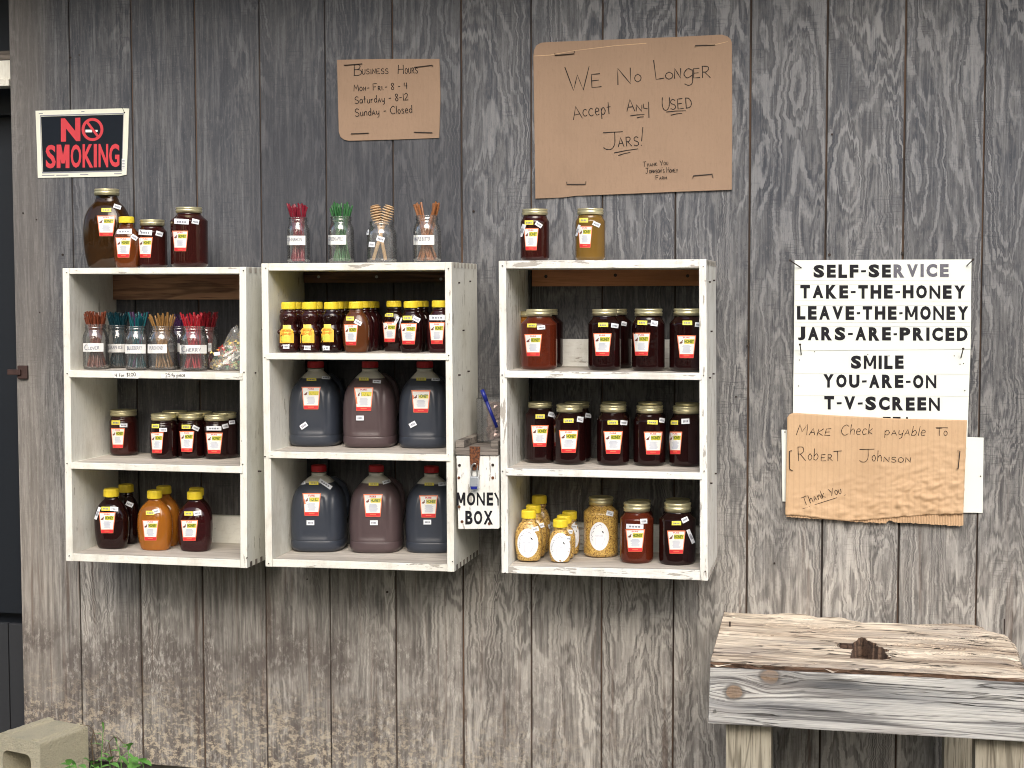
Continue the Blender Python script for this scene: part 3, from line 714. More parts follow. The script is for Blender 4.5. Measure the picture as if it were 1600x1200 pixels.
hand(ik, 'Thank You', 1005, 261, 1044, 257.5, 8, 1.0); hand(ik, "Johnson's Honey", 1009, 271, 1059, 269, 8.5, 1.0); hand(ik, 'Farm', 1025, 281, 1042, 280, 7, 1.0)
ik.build('lettering', [M['ink'], M['card_b'], ], bs)
for s_ in (((867, 83), (867, 86.5), (897, 84), (897.5, 80)), ((1086, 74), (1086.5, 71), (1117.5, 70)), ((885.5, 284), (885.7, 288), (915, 288), (915.6, 283.5)), ((1082.5, 278.5), (1083.5, 274.5), (1113, 272), (1114, 277.5))): staple(bs, s_, -.006)

# no smoking sign
ns = thing('no_smoking_sign', U(128, 277, 0), 'black no smoking sign with red letters and cream border', 'sign')
prism('border_sheet', [U(x, y, -.004) for x, y in ((55.3, 173), (190, 169.2), (201.5, 169.5), (199.8, 225), (197.5, 273), (185, 275.5), (59, 278), (57.5, 230))], -.0015, M['plastic_white'], ns, .0004)
ik = Ink(flat(-.004))
ik.poly([(62.3, 181), (63.5, 181), (66.5, 270), (65.5, 270)], 3, .1); ik.poly([(62.5, 180), (193.3, 176.3), (193.3, 178), (63, 181.6)], 3, .1); ik.poly([(192, 178), (193.3, 178), (191, 268), (189.8, 267)], 3, .1); ik.poly([(66, 269), (190, 266.3), (190, 268), (66, 271)], 3, .1)
ik.poly([(64, 182.3), (192.6, 178.7), (190, 266), (67.2, 268.6)], 0, .3)
ik.text('N', 95.2, 185, 125.5, 221.5, 1, .05, slope=-.04, lay=1)
# SMOKING, tall condensed letters
for ch, xa, xb in (('S', 71.5, 87), ('M', 88.5, 108.5), ('O', 110.5, 127), ('K', 129, 145.5), ('I', 146.5, 151.5), ('N', 154, 169), ('G', 170.5, 186.5)):
    f = (xa - 72) / 115
    if ch == 'M': blockM(ik, xa, 226.3 - 2 * f, xb, 263 - 2.4 * f, 1, 6.0); continue
    ik.text(ch, xa, 226.3 - 2 * f, xb, 263 - 2.4 * f, 1, .028, lay=1)
cx, cy = 144.5, 202.3
for k in range(32):
    a0_, a1_ = 2 * math.pi * k / 32, 2 * math.pi * (k + 1) / 32
    ik.poly([(cx + 17 * math.cos(a0_), cy + 18 * math.sin(a0_)), (cx + 17 * math.cos(a1_), cy + 18 * math.sin(a1_)), (cx + 12.6 * math.cos(a1_), cy + 13.6 * math.sin(a1_)), (cx + 12.6 * math.cos(a0_), cy + 13.6 * math.sin(a0_))], 1, 1)
ik.poly([(133.5, 202.6), (144, 202.6), (144, 206.8), (133.5, 206.8)], 2, 1); ik.poly([(148.5, 203), (152.5, 203), (152.5, 206), (150, 206)], 2, 1)
ik.stroke([(144.5, 191.5), (146.5, 189.8), (148.5, 192), (147, 196), (150, 197), (152, 200), (154, 201.5)], 1.1, 2); ik.stroke([(143.4, 193), (145.2, 196.8), (148.6, 199.5), (152, 203)], 1.0, 2)
ik.poly([(134, 191.2), (137.2, 189), (155.6, 213.2), (152.4, 215.6)], 1, 2)
ik.poly([(190.3, 248), (195.3, 248), (195.3, 265), (190.3, 265)], 2, 1.2)
for k in range(6): ik.poly([(190.8, 250 + k * 2.4), (194.8, 250 + k * 2.4), (194.8, 251 + k * 2.4), (190.8, 251 + k * 2.4)], 3, 1.6)
for xa, xb, yy in ((65.5, 85, 274), (88, 107, 273.8), (125, 138, 273), (178, 190, 271.5), (127, 132, 174.5), (60.5, 67, 177.5)): ik.poly([(xa, yy - .6), (xb, yy - .9), (xb, yy + .3), (xa, yy + .6)], 3, .5)
ik.build('printing', [M['plastic_black'], M['red'], M['papwhite'], M['print']], ns)
nail(194.5, 176, ns, .0022, Y=-.0045); v, f = tube([U(190.5, 167, -.01), U(194.5, 176, -.0055)], .0007, 5); mesh('nail', v, f, M['darksteel'], ns)

# white board hidden behind, self service signs, check notice
wbk = prism('backing_board', [U(x, y, -.006) for x, y in ((1221, 671.5), (1537, 684), (1535.5, 801.5), (1505, 801), (1222.5, 783.5))], -.001, M['signwhite'], None, .0006, origin=U(1380, 800, 0))
tag(wbk, 'blank white board sticking out behind the check payable cardboard', 'board')
s1 = thing('self_service_sign', U(1378, 545, 0), 'white sign with black letters telling to take the honey and leave the money', 'sign')
prism('sign_panel', [U(x, y, -.011) for x, y in ((1241.5, 406.5), (1518, 405.3), (1516.7, 546), (1240.5, 548))], -.0065, M['signwhite'], s1, .0006)
ik = Ink(flat(-.011))
def spaced(ink, s, x0, y0, x1, y1, off, slope, mis=None):
    wd_ = {'I': .30, '-': .45, '·': .32, ' ': .15, 'M': 1.18, 'L': .8, 'E': .82, 'F': .8, 'T': .9, 'J': .7}
    adv = [wd_.get(ch, 1.0) for ch in s]; gap = .24; tot = sum(adv) + gap * (len(s) - 1); k = (x1 - x0) / tot; cur = 0
    for n_, (ch, ad) in enumerate(zip(s, adv)):
        xa = x0 + cur * k; xb = xa + ad * k; dy = slope * (xa - x0)
        mi = mis[n_] if mis else 0
        if ch in '-·':
            ym = (y0 + y1) / 2 + dy + 0.4; ink.poly([(xa, ym - 1.5), (xb, ym - 1.9), (xb, ym + 1.5), (xa, ym + 1.7)], mi, .3)
        elif ch == 'M':
            blockM(ink, xa, y0 + dy, xb, y1 + dy, mi, (y1 - y0) * .19)
        elif ch != ' ':
            ink.text(ch, xa, y0 + dy + R.uniform(-.4, .4), xb, y1 + dy + R.uniform(-.4, .4), mi, off * (1.4 if ch == 'N' else 3.1), lay=.3)
        cur += ad + gap
spaced(ik, 'SELF-SERVICE', 1271, 413.6, 1482.5, 434.2, .018, -.006, [0] * 7 + [2] * 5)
spaced(ik, 'TAKE-THE-HONEY', 1250.5, 445.5, 1508, 466.3, .018, .001)
spaced(ik, 'LEAVE·THE·MONEY', 1245.3, 478, 1513, 499.5, .018, .002)
spaced(ik, 'JARS-ARE·PRICED', 1246.5, 510.5, 1512, 531.5, .018, .006)
for yy in (438, 444.3, 469.6, 476.8, 503, 509.3): ik.poly([(1242, yy), (1516, yy + .6), (1516, yy + 1.1), (1242, yy + .5)], 1, .1)
ik.build('lettering', [M['letter'], M['pencil'], M['letter_faded']], s1)
s2 = thing('smile_sign', U(1376, 700, 0), 'white sign with black letters telling visitors to smile, below the self-service sign', 'sign')
prism('sign_panel', [U(x, y, -.0095) for x, y in ((1240.3, 545), (1516.5, 543.3), (1511, 700), (1238, 700))], -.0065, M['signwhite'], s2, .0006)
ik = Ink(flat(-.0095))
spaced(ik, 'SMILE', 1329.5, 555.5, 1412, 576.3, .018, .001)
spaced(ik, 'YOU-ARE-ON', 1286.5, 584.8, 1463, 605.5, .018, .008)
spaced(ik, 'T-V-SCREEN', 1288, 619, 1468.5, 640, .018, .012)
spaced(ik, 'TTA', 1379.5, 651.3, 1424, 672, .018, .012)
for yy in (583.3, 617.8): ik.poly([(1241, yy), (1514, yy + 1.2), (1514, yy + 1.7), (1241, yy + .5)], 1, .1)
ik.build('lettering', [M['letter'], M['pencil']], s2)
def bentnail(parent, a_, b_, Y):
    v, f = tube([U(a_[0], a_[1], Y - .03), U((a_[0] + b_[0]) / 2, (a_[1] + b_[1]) / 2, Y - .016), U(b_[0], b_[1], Y - .001)], .0016, 6); mesh('nail', v, f, M['darksteel'], parent)
    v, f = tube([U(a_[0], a_[1], Y - .0315), U(a_[0], a_[1], Y - .0295)], .0034, 8); mesh('nail_head', v, f, M['darksteel'], parent)
for a_, b_ in (((1234.5, 407), (1252, 418.5)), ((1520.5, 405.5), (1510.5, 415.5))): bentnail(s1, a_, b_, -.011)
for a_, b_ in (((1250, 538.5), (1252, 554)), ((1505, 545), (1501.5, 559))): bentnail(s2, a_, b_, -.0095)
for q in ((1249, 562.5), (1273, 549.5), (1247.5, 603), (1356, 554), (1389, 556), (1491, 556), (1500, 569), (1505.5, 568), (1507.5, 610)): nail(q[0], q[1], s2, .0015, Y=-.0097)
nail(1226.5, 675, wbk, .0018, Y=-.0065); nail(1532, 744, wbk, .0018, Y=-.0065)

ck = thing('check_notice_sign', U(1368, 815, 0), 'wrinkled cardboard sign saying whom to make the check payable to', 'sign')
def cardgrid(outT, outB, xl, xr, Y0, amp, nx=110, ny=64):
    V, Fc = [], []
    for j in range(ny + 1):
        for i in range(nx + 1):
            u, v = i / nx, j / ny
            x = xl(v) + (xr(v) - xl(v)) * u
            y = outT(x) * (1 - v) + outB(x) * v
            w = min(1, max(0, (u * .7 + v * 1.1 - .75) * 1.6))
            d = amp * w * (noise.noise((x * .045 - y * .02, y * .10 + x * .03, 2)) * 1.0 + .5 * noise.noise((x * .12, y * .22 + x * .06, 5)))
            d += .0006 * noise.noise((x * .08, y * .02, 9)) + .004 * u * v * v + .0035 * max(0, v - .85) / .15 * math.sin(u * 7)
            V.append(U(x, y, Y0 - abs(d) * 1.0 - .001))
    for j in range(ny):
        for i in range(nx):
            k = j * (nx + 1) + i; Fc.append((k, k + 1, k + nx + 2, k + nx + 1))
    m = len(V)
    return V, Fc
def lerp(tab):
    def f(x):
        for (a_, b_), (c_, d_) in zip(tab, tab[1:]):
            if x <= c_: return b_ + (d_ - b_) * max(0, (x - a_)) / (c_ - a_)
        return tab[-1][1]
    return f
top = lerp([(1227, 660), (1231, 650), (1236, 646), (1244, 645.3), (1320, 650), (1400, 654), (1511, 656.5)])
bot = lerp([(1225, 803), (1229, 804.5), (1270, 807.5), (1300, 812), (1325, 814), (1345, 812.5), (1400, 808), (1450, 804.5), (1507, 803)])
V, Fc = cardgrid(top, bot, lambda v: 1230 - 3 * v, lambda v: 1511 - 6 * v, -.016, .010)
cs = mesh('cardboard_sheet', V, Fc, M['card_b'], ck, smooth=True)
so = cs.modifiers.new('thick', 'SOLIDIFY'); so.thickness = .003; so.offset = 1
cbvh = BVHTree.FromPolygons([v for v in V], Fc)
# torn lower layer with open flutes
V, Fc = [], []; nx = 132
tb = lerp([(1229, 808), (1300, 812), (1330, 815), (1385, 817.5), (1388, 813), (1400, 816), (1450, 819), (1500, 822), (1506, 821)])
for j in range(3):
    for i in range(nx + 1):
        x = 1229 + (1505 - 1229) * i / nx
        y = 780 + (tb(x) + R.uniform(-.7, .7) - 780) * j / 2
        V.append(U(x, y, -.0135 - .0022 * (i % 2)))
for j in range(2):
    for i in range(nx): k = j * (nx + 1) + i; Fc.append((k, k + 1, k + nx + 2, k + nx + 1))
ly = mesh('torn_fluted_layer', V, Fc, M['card_b'], ck); so = ly.modifiers.new('thick', 'SOLIDIFY'); so.thickness = .0008
def oncard(x, y, lay):
    d = ray(x, y).normalized(); h = cbvh.ray_cast(CAM, d)
    return (h[0] if h[0] else U(x, y, -.017)) - d * (.0008 + lay * .0003)
ik = Ink(oncard)
hand(ik, 'Make', 1244, 680.5, 1297, 680, 17, 1.15, lean=.25); hand(ik, 'Check', 1314, 680, 1363, 678.5, 16, 1.15, sc=False, lean=.15)
hand(ik, 'p^A', 1382, 679.5, 1401, 680, 13, 1.15, sc=False); hand(ik, 'y^Able', 1403, 680.5, 1445, 680.5, 15, 1.15, sc=False, lean=.2); hand(ik, 'To', 1463, 681, 1480, 680.5, 12, 1.15, sc=True)
ik.stroke([(1462, 668), (1481, 668.5)], 1.1)
hand(ik, 'R', 1247, 721, 1259, 720.5, 22, 1.2); hand(ik, 'ob', 1262, 718.5, 1278, 719.5, 18, 1.2, sc=False); hand(ik, 'er', 1283, 720.5, 1301, 720.5, 16, 1.2); hand(ik, 'T', 1303, 720.5, 1316, 720, 16, 1.2)
hand(ik, 'J', 1343, 722, 1366, 722, 20, 1.2); hand(ik, 'oh', 1362, 720.5, 1377, 721, 17, 1.2, sc=False); hand(ik, 'nson', 1381, 722, 1423, 722.5, 13, 1.2)
hand(ik, 'Th^Ank', 1256, 790, 1290, 777, 13, 1.15, sc=False); hand(ik, 'You', 1297, 776, 1315, 771, 12, 1.15)
ik.stroke([(1254, 795), (1286, 784.5), (1322, 773)], .9)
ik.build('lettering', M['ink'], ck)
staple(ck, [(1237, 704), (1233.5, 705), (1233.8, 733), (1238.5, 735.5)], -.0175); staple(ck, [(1496, 704.5), (1500, 704.5), (1497, 733), (1495, 732)], -.0215)

# ---------------------------------------------------------------- jars and bottles
def srev(prof, cx, cy, z0, seg=36, ry=1.0, n=2.0, rot=0.0, warp=None, cap_top=True):
    """loft of (z, r) rings, superelliptic cross-section"""
    V, Fc = [], []
    cr, sr = math.cos(rot), math.sin(rot)
    for z, r in prof:
        for k in range(seg):
            a = 2 * math.pi * k / seg
            sx, cy_ = math.sin(a), -math.cos(a)
            q = (abs(sx) ** n + abs(cy_) ** n) ** (-1 / n)
            x, y = sx * q * r, cy_ * q * r * ry
            if warp: x, y = warp(x, y, z, r, a)
            V.append(Vector((cx + x * cr - y * sr, cy + x * sr + y * cr, z0 + z)))
    m = len(prof)
    for i in range(m - 1):
        for k in range(seg): Fc.append((i * seg + k, i * seg + (k + 1) % seg, (i + 1) * seg + (k + 1) % seg, (i + 1) * seg + k))
    Fc.append(tuple(range(seg))[::-1])
    if cap_top: Fc.append(tuple(range((m - 1) * seg, m * seg)))
    return V, Fc
def smoothprof(p, k=3):
    o = []
    for i in range(len(p) - 1):
        a, b, c, d = p[max(i - 1, 0)], p[i], p[i + 1], p[min(i + 2, len(p) - 1)]
        for t in [j / k for j in range(k)]:
            o.append(tuple(.5 * (2 * b[q] + (c[q] - a[q]) * t + (2 * a[q] - 5 * b[q] + 4 * c[q] - d[q]) * t * t + (3 * b[q] - a[q] - 3 * c[q] + d[q]) * t ** 3) for q in (0, 1)))
    return o + [p[-1]]
def decal(bv, base=.0005):
    def f(x, y, lay):
        d = ray(x, y).normalized(); h = bv.ray_cast(CAM, d)
        if h[0] is None:
            for s_ in (1, 2, 3, 5):
                for dx in (-s_, s_):
                    h = bv.ray_cast(CAM, ray(x + dx, y).normalized())
                    if h[0]: return h[0] - d * (.0008 + lay * .0004)
            return UZ(x, y, 1.0)
        nrm = h[1] if h[1].dot(d) < 0 else -h[1]
        return h[0] + nrm * (base + lay * .00035) - d * .0002
    return f
def honey_label(root, fn, x0, x1, y0, y1, tp=.14, name='label'):
    ik = Ink(fn); w = x1 - x0; h = y1 - y0
    def Q(u0, u1, v0, v1):                 # fractions inside the tapering label
        def P(u, v):
            a = x0 + w * tp * v; b = x1 - w * tp * v; return (a + (b - a) * u, y0 + h * v)
        return [P(u0, v0), P(u1, v0), P(u1, v1), P(u0, v1)]
    ik.grid(Q(0, 1, 0, 1), 6, 4, 0, 0)
    ik.grid(Q(.05, .95, .045, .82), 6, 4, 1, 1)
    ik.grid(Q(.02, .98, .84, .985), 6, 1, 2, 1)
    yb = Q(.37, .93, .17, .37); ik.grid(yb, 4, 1, 3, 2)
    ik.text('HONEY', yb[0][0] + w * .01, yb[0][1] + h * .02, yb[1][0] - w * .03, yb[2][1] - h * .025, 4, .05, lay=3)
    ik.text('PURE', x0 + w * .33, y0 + h * .065, x0 + w * .66, y0 + h * .125, 2, .02, lay=2)
    # small bee
    bx, by = x0 + w * .22, y0 + h * .30
    ik.poly([(bx - w * .10, by + h * .05), (bx - w * .03, by - h * .02), (bx + w * .06, by - h * .03), (bx + w * .08, by + h * .03), (bx, by + h * .07)], 5, 2)
    ik.poly([(bx, by - h * .02), (bx + w * .07, by - h * .10), (bx + w * .1, by - h * .08), (bx + w * .06, by - h * .01)], 5, 2.2)
    for k in range(8):
        v = .44 + k * .042; a_, b_ = .22 + R.uniform(0, .10), .80 - R.uniform(0, .12)
        if k == 0: a_, b_ = .3, .7
        ik.grid(Q(a_, b_, v, v + .022), 3, 1, 6, 2)
    ik.grid(Q(.30, .70, .885, .915), 2, 1, 0, 2)
    return ik.build(name, [M['labelorange'], M['papwhite'], M['labelred'], M['labelyellow'], M['labelgreen'], M['labelbrown'], M['labelblue']], root)
def sticker(root, fn, cx, cy, w, h, rot=0, mat='sticker', name=None, txt=True, bigtext=None, hnd=None):
    ik = Ink(fn); c_, s_ = math.cos(math.radians(rot)), math.sin(math.radians(rot))
    def P(u, v): return (cx + (u * w) * c_ - (v * h) * s_, cy + (u * w) * s_ + (v * h) * c_)
    ik.grid([P(-.5, -.5), P(.5, -.5), P(.5, .5), P(-.5, .5)], 4, 2, 0, 4)
    if bigtext:
        ik.text(bigtext, cx - w * .40, cy - h * .30, cx + w * .32, cy + h * .10, 1, .012, lay=5)
    elif hnd:
        hand(ik2 := Ink(lambda x, y, l: fn(x, y, 5 + l)), hnd, cx - w * .42, cy + h * .28, cx + w * .28, cy + h * .24, h * .6, 1.0); o = len(ik.V); ik.V += ik2.V; ik.F += [tuple(i + o for i in f) for f in ik2.F]; ik.I += [1] * len(ik2.F)
    elif txt:
        for k in range(4):
            u = -.32 + k * .17
            ik.poly([P(u, -.16), P(u + .12, -.16), P(u + .12, .2), P(u, .2)], 1, 5)
    return ik.build(name or ('price_sticker' if mat == 'sticker' else 'variety_sticker'), [M[mat], M['print']], root)
def lid_gold(root, cx, cy, z0, r, h):
    p = [(0, r * .96), (0, r), (h * .30, r * 1.0), (h * .38, r * 1.045), (h * .48, r * 1.0), (h * .56, r * .965), (h * .72, r * 1.0), (h * .84, r * 1.02), (h * .95, r * 1.0), (h, r * .95), (h, r * .86), (h * .96, r * .84)]
    v, f = srev(p, cx, cy, z0, 40); mesh('lid', v, f, M['gold'], root, smooth=True)
def lid_cap(root, cx, cy, z0, r, h, mat='cap'):
    def wp_(x, y, z, rr, a):
        k = 1 + (.012 if int(round(a / (2 * math.pi) * 72)) % 2 else -.012) * (1 if .1 * h < z < .85 * h else 0); return x * k, y * k
    v, f = srev([(0, r * .98), (h * .12, r), (h * .84, r * .985), (h * .95, r * .95), (h, r * .86)], cx, cy, z0, 72, warp=wp_)
    mesh('cap', v, f, M[mat], root)
PROF = {
 'mason': lambda k: smoothprof([(0, .80), (.012, .90), (.05, .985), (.10, 1.0), (.45, 1.0), (.70, 1.0), (.76, .985), (.815, .90 * .5 + .5 * k), (.85, k * 1.0), (.868, k * .95), (.90, k * .93)]),
 'flask': lambda k: smoothprof([(0, .74), (.015, .80), (.06, .86), (.20, .955), (.38, 1.0), (.52, .985), (.64, .90), (.74, .72), (.80, .52), (.835, k * 1.0), (.86, k * .92), (.90, k * .90)]),
 'bear': lambda k: smoothprof([(0, .86), (.02, .95), (.08, 1.0), (.22, 1.0), (.36, .95), (.48, .90), (.54, .80), (.58, .78), (.64, .90), (.72, .93), (.78, .86), (.83, .68), (.86, k * .95), (.90, k * .9)]),
}
JG = {'mason': 'glass jars of honey', 'flask': 'flat honey bottles', 'bear': 'bear-shaped honey bottles'}
def jar(kind, x0, x1, yt, sz, Yc, mat, capw, caph, label, cap='gold', lab=None, stk=(), name=None, cat=None, oval=None, bearlab=None, rot=0.0, yb=None, group=None):
    cxp = (x0 + x1) / 2; zsh = sz
    ymid = yt + 40
    if Yc is None:
        q = UZ(cxp, yb, zsh); sc0 = (q - CAM).length / F_PX; r0 = (x1 - x0) / 2 * sc0
        Yc = max(-.275 + r0, min(-.03 - r0, q.y + r0 * (.68 if kind == 'flask' else 1.0)))
    z0 = zsh + .0015
    base = UZ(cxp, ymid, U(cxp, ymid, Yc).z)
    c_ = U(cxp, ymid, Yc); sc = (c_ - CAM).dot(fw) / F_PX
    H = U(cxp, yt, Yc).z - z0
    r = (x1 - x0) / 2 * sc
    hk = caph * sc; rc = capw / 2 * sc
    phi = math.atan2(CAM.x - c_.x, c_.y * -1 + Yc - CAM.y if False else Yc - CAM.y)
    ry = 1.0
    if kind == 'flask': ry = .66; r = r / math.sqrt(math.cos(phi - rot) ** 2 + (ry * math.sin(phi - rot)) ** 2)
    if kind == 'bear': ry = .84
    cx, cy = c_.x, Yc
    nm = name or {'mason': 'honey_jar', 'flask': 'honey_bottle', 'bear': 'honey_bear_bottle'}[kind]
    root = thing(nm, (cx, cy, z0), label, cat or {'mason': 'honey jar', 'flask': 'honey bottle', 'bear': 'honey bear'}[kind], group or JG[kind])
    neckk = rc * .95 / r
    top_frac = (H - hk) / H
    prof = [(z * H * (top_frac + .02) / .90, rr * r) for z, rr in PROF[kind](neckk)]
    if kind == 'bear':
        v, f = srev(prof, cx, cy, z0, 36, ry, 2.2)
        pr = [(v, f)]
        for sgn in (-1, 1):                # ears, arms, feet
            for (dx, dy, dz, rr) in ((.62, -.15, .80, .24), (.80, -.42, .40, .26), (.52, -.62, .10, .34)):
                pr.append(srev([(-rr * r, .001), (-rr * r * .7, rr * r * .72), (0, rr * r), (rr * r * .7, rr * r * .72), (rr * r, .001)], cx + sgn * dx * r, cy + dy * r, z0 + dz * H, 12))
        rr = .30 * r
        pr.append(srev([(-rr * .8, .001), (-rr * .5, rr * .75), (0, rr), (rr * .5, rr * .75), (rr * .8, .001)], cx, cy - .74 * r, z0 + .68 * H, 14))
        v, f = join(pr)
    else:
        nn = 2.0 if kind == 'mason' else 2.5
        v, f = srev(prof, cx, cy, z0, 44, ry, nn, rot)
    mesh('glass_body', v, f, M[mat], root, smooth=True)
    if kind == 'mason': lid_gold(root, cx, cy, z0 + H - hk, rc, hk)
    elif cap == 'gold' and kind != 'bear': lid_gold(root, cx, cy, z0 + H - hk, rc, hk)
    else: lid_cap(root, cx, cy, z0 + H - hk, rc, hk)
    fn = decal(BVHTree.FromPolygons(v, f))
    if lab: honey_label(root, fn, *lab)
    if oval:
        ox, oy, ow, oh = oval; ik = Ink(fn)
        def el(s_, mi, lay):
            pts = [(ox + ow / 2 * s_ * math.cos(2 * math.pi * k / 28), oy + oh / 2 * s_ * math.sin(2 * math.pi * k / 28)) for k in range(28)]
            for k in range(28): ik.poly([(ox, oy), pts[k], pts[(k + 1) % 28]], mi, lay)
        # concentric strips so the label follows the glass
        for a_, b_ in ((1, .75), (.75, .5), (.5, .25)):
            for k in range(28):
                t0, t1 = 2 * math.pi * k / 28, 2 * math.pi * (k + 1) / 28
                ik.poly([(ox + ow / 2 * s_ * math.cos(t), oy + oh / 2 * s_ * math.sin(t)) for s_, t in ((a_, t0), (a_, t1), (b_, t1), (b_, t0))], 0, 0)
        el(.25, 0, 0)
        for k in range(22):                # sprig of leaves along the upper left, bee, print
            t = math.radians(160 + 130 * k / 21); rr = .80 + R.uniform(-.12, .06)
            px, py = ox + ow / 2 * rr * math.cos(t), oy + oh / 2 * rr * math.sin(t); l = ow * .023
            ik.poly([(px - l, py), (px, py - l * R.uniform(.6, 1.5)), (px + l, py), (px, py + l)], 1, 1)
        ik.poly([(ox + ow * .12, oy - oh * .2), (ox + ow * .2, oy - oh * .17), (ox + ow * .24, oy - oh * .1), (ox + ow * .16, oy - oh * .13)], 3, 1)
        ik.text('MUSTARD', ox - ow * .22, oy - oh * .04, ox + ow * .18, oy + oh * .01, 2, .0, lay=1)
        for k in range(7): ik.poly([(ox - ow * .2, oy + oh * (.07 + k * .035)), (ox + ow * (.3 - .02 * k), oy + oh * (.07 + k * .035)), (ox + ow * (.3 - .02 * k), oy + oh * (.082 + k * .035)), (ox - ow * .2, oy + oh * (.082 + k * .035))], 2, 1)
        ik.build('oval_label', [M['oval'], M['print'], M['labelblue'], M['letter']], root)
    if bearlab:
        ax, bx, ay, by = bearlab; ik = Ink(fn); w = bx - ax; h = by - ay
        ik.grid([(ax + w * .22, ay), (bx - w * .22, ay), (bx - w * .22, ay + h * .2), (ax + w * .22, ay + h * .2)], 3, 1, 1, 0)
        ik.grid([(ax + w * .16, ay + h * .2), (bx - w * .16, ay + h * .2), (bx, ay + h * .34), (ax, ay + h * .34)], 4, 1, 0, 0)
        ik.grid([(ax, ay + h * .34), (bx, ay + h * .34), (bx, by), (ax, by)], 5, 3, 0, 0)
        ik.grid([(ax + w * .30, ay + h * .36), (ax + w * .62, ay + h * .36), (ax + w * .62, by - h * .05), (ax + w * .30, by - h * .05)], 2, 3, 1, 1)
        ik.grid([(ax + w * .12, ay + h * .62), (ax + w * .72, ay + h * .62), (ax + w * .72, by - h * .08), (ax + w * .12, by - h * .08)], 3, 1, 2, 2)
        ik.text('PURE', ax + w * .2, ay + h * .27, ax + w * .8, ay + h * .38, 3, .02, lay=3); ik.text('HONEY', ax + w * .14, ay + h * .43, ax + w * .86, ay + h * .55, 3, .03, lay=3)
        ik.build('label', [M['bearlabel'], M['bearlabel2'], M['beargreen'], M['bearprint']], root)
    for s_ in stk:
        sx, sy, sw, sh = s_[:4]; ro = s_[4] if len(s_) > 4 else 0; mt = s_[5] if len(s_) > 5 else 'sticker'
        sticker(root, fn, sx, sy, sw, sh, ro, mt)
    return root
Y_ = 'stickery'
# --- top of the left crate
T1, T2, T3 = z1[0], z2[0], z3[0]
jar('flask', 132, 203, 295.5, T1, -.13, 'honey_brown', 38, 10, 'biggest honey bottle, wide amber flask with gold lid on top of the leftmost crate', lab=(151.5, 180.5, 337, 369), stk=((166.5, 328.5, 15, 6, 0, Y_), (183, 323.5, 11.5, 6, 18)))
jar('flask', 178.5, 218, 338.5, T1, -.20, 'honey_orange', 23.5, 10, 'small amber bottle with yellow cap in front of the biggest flask, leftmost crate', cap='cap', lab=(180.5, 205.5, 370.5, 402.5), stk=((194.5, 362, 23, 7.5, -1), (209.5, 371, 10, 6.5, 35)))
jar('mason', 216, 261, 343.5, T1, -.17, 'honey_deep', 37.5, 9.5, 'squat dark jar between the small yellow-capped bottle and a taller jar, leftmost crate', lab=(216, 238.5, 370.5, 402.5), stk=((227.5, 363.5, 20, 7.5, 3), (248.5, 365.5, 10.5, 7, 16)))
jar('mason', 267, 324.5, 324, T1, -.17, 'honey_deep', 40, 9, 'tall dark red honey jar at the right on top of the leftmost crate', lab=(269.5, 294, 360.5, 392.5), stk=((284, 346.5, 22, 7.5, 3), (305, 346.5, 11, 7, 12)))
# --- middle level of the left crate
zz = z1[2]
jar('mason', 172, 215.3, 640, zz, None, 'honey_deep', 40.5, 9, 'lone brown honey jar at the left of the middle shelf of the leftmost crate', yb=709, lab=(173.5, 195, 669, 700), stk=((181.5, 660.5, 13, 6.5, 0, Y_), (193, 664.5, 11.5, 6)))
jar('mason', 235.5, 277, 646, zz, None, 'honey_black', 38.6, 9.7, 'dark honey jar, leftmost of three front jars on the middle shelf of the leftmost crate', yb=718.7, lab=(235.5, 255.5, 675.5, 708), stk=((243.5, 666, 11, 6, 0, Y_), (255, 671.5, 11.5, 6)))
jar('mason', 278, 319.5, 645.5, zz, None, 'honey_black', 38.6, 9.7, 'dark honey jar, centre of three front jars on the middle shelf of the leftmost crate', yb=718, lab=(280.5, 303.5, 673.5, 706), stk=((291, 667, 13, 6, 0, Y_), (305.5, 669, 10.5, 6.5, 25)))
jar('mason', 319, 359.5, 646.7, zz, None, 'honey_black', 38.6, 9.7, 'dark honey jar with long white sticker, rightmost front jar, middle shelf of the leftmost crate', yb=719, lab=(321.5, 348, 676, 708.5), stk=((334.5, 669.3, 22, 6.5), (351.5, 666, 9, 6.5, -15)))
jar('mason', 253, 294, 642, zz, -.075, 'honey_black', 38, 9, 'dark honey jar half hidden behind the leftmost front jars, middle shelf of the leftmost crate')
jar('mason', 292, 333, 643, zz, -.075, 'honey_black', 38, 9, 'dark honey jar showing only its lid between the centre and right front jars, leftmost crate')
jar('mason', 331, 372, 644, zz, -.085, 'honey_black', 36, 9, 'dark honey jar behind the rightmost front jar beside the crate side, leftmost crate', stk=((362, 660, 9, 6, -5),))
# --- bottom level of the left crate
zz = z1[3]
jar('flask', 149, 200, 763, zz, None, 'honey_black', 23.5, 12.5, 'black honey bottle with yellow cap, leftmost front bottle in the bottom of the leftmost crate', cap='cap', yb=859.5, lab=(154.5, 180.5, 800.5, 833), stk=((165.5, 795, 13, 6, 0, Y_), (178.5, 795.5, 12, 6.5, 5), (153.2, 802, 4, 20, 20)))
jar('flask', 178, 217, 756.5, zz, -.09, 'honey_black', 23, 12, 'black honey bottle behind the leftmost front bottle in the bottom of the leftmost crate', cap='cap', stk=((202.5, 788, 11, 7, 25),))
jar('flask', 216, 268.3, 766, zz, None, 'honey_amber', 23, 12, 'bright amber honey bottle in the middle front of the bottom of the leftmost crate', cap='cap', yb=862, lab=(222.5, 248, 812.5, 844.5), stk=((235, 801.5, 13, 6.5, 0, Y_), (244, 799, 10.5, 6.5, -12)))
jar('flask', 232, 281, 759, zz, -.10, 'honey_amber', 23, 12, 'second amber bottle behind the bright amber front bottle, bottom of the leftmost crate', cap='cap')
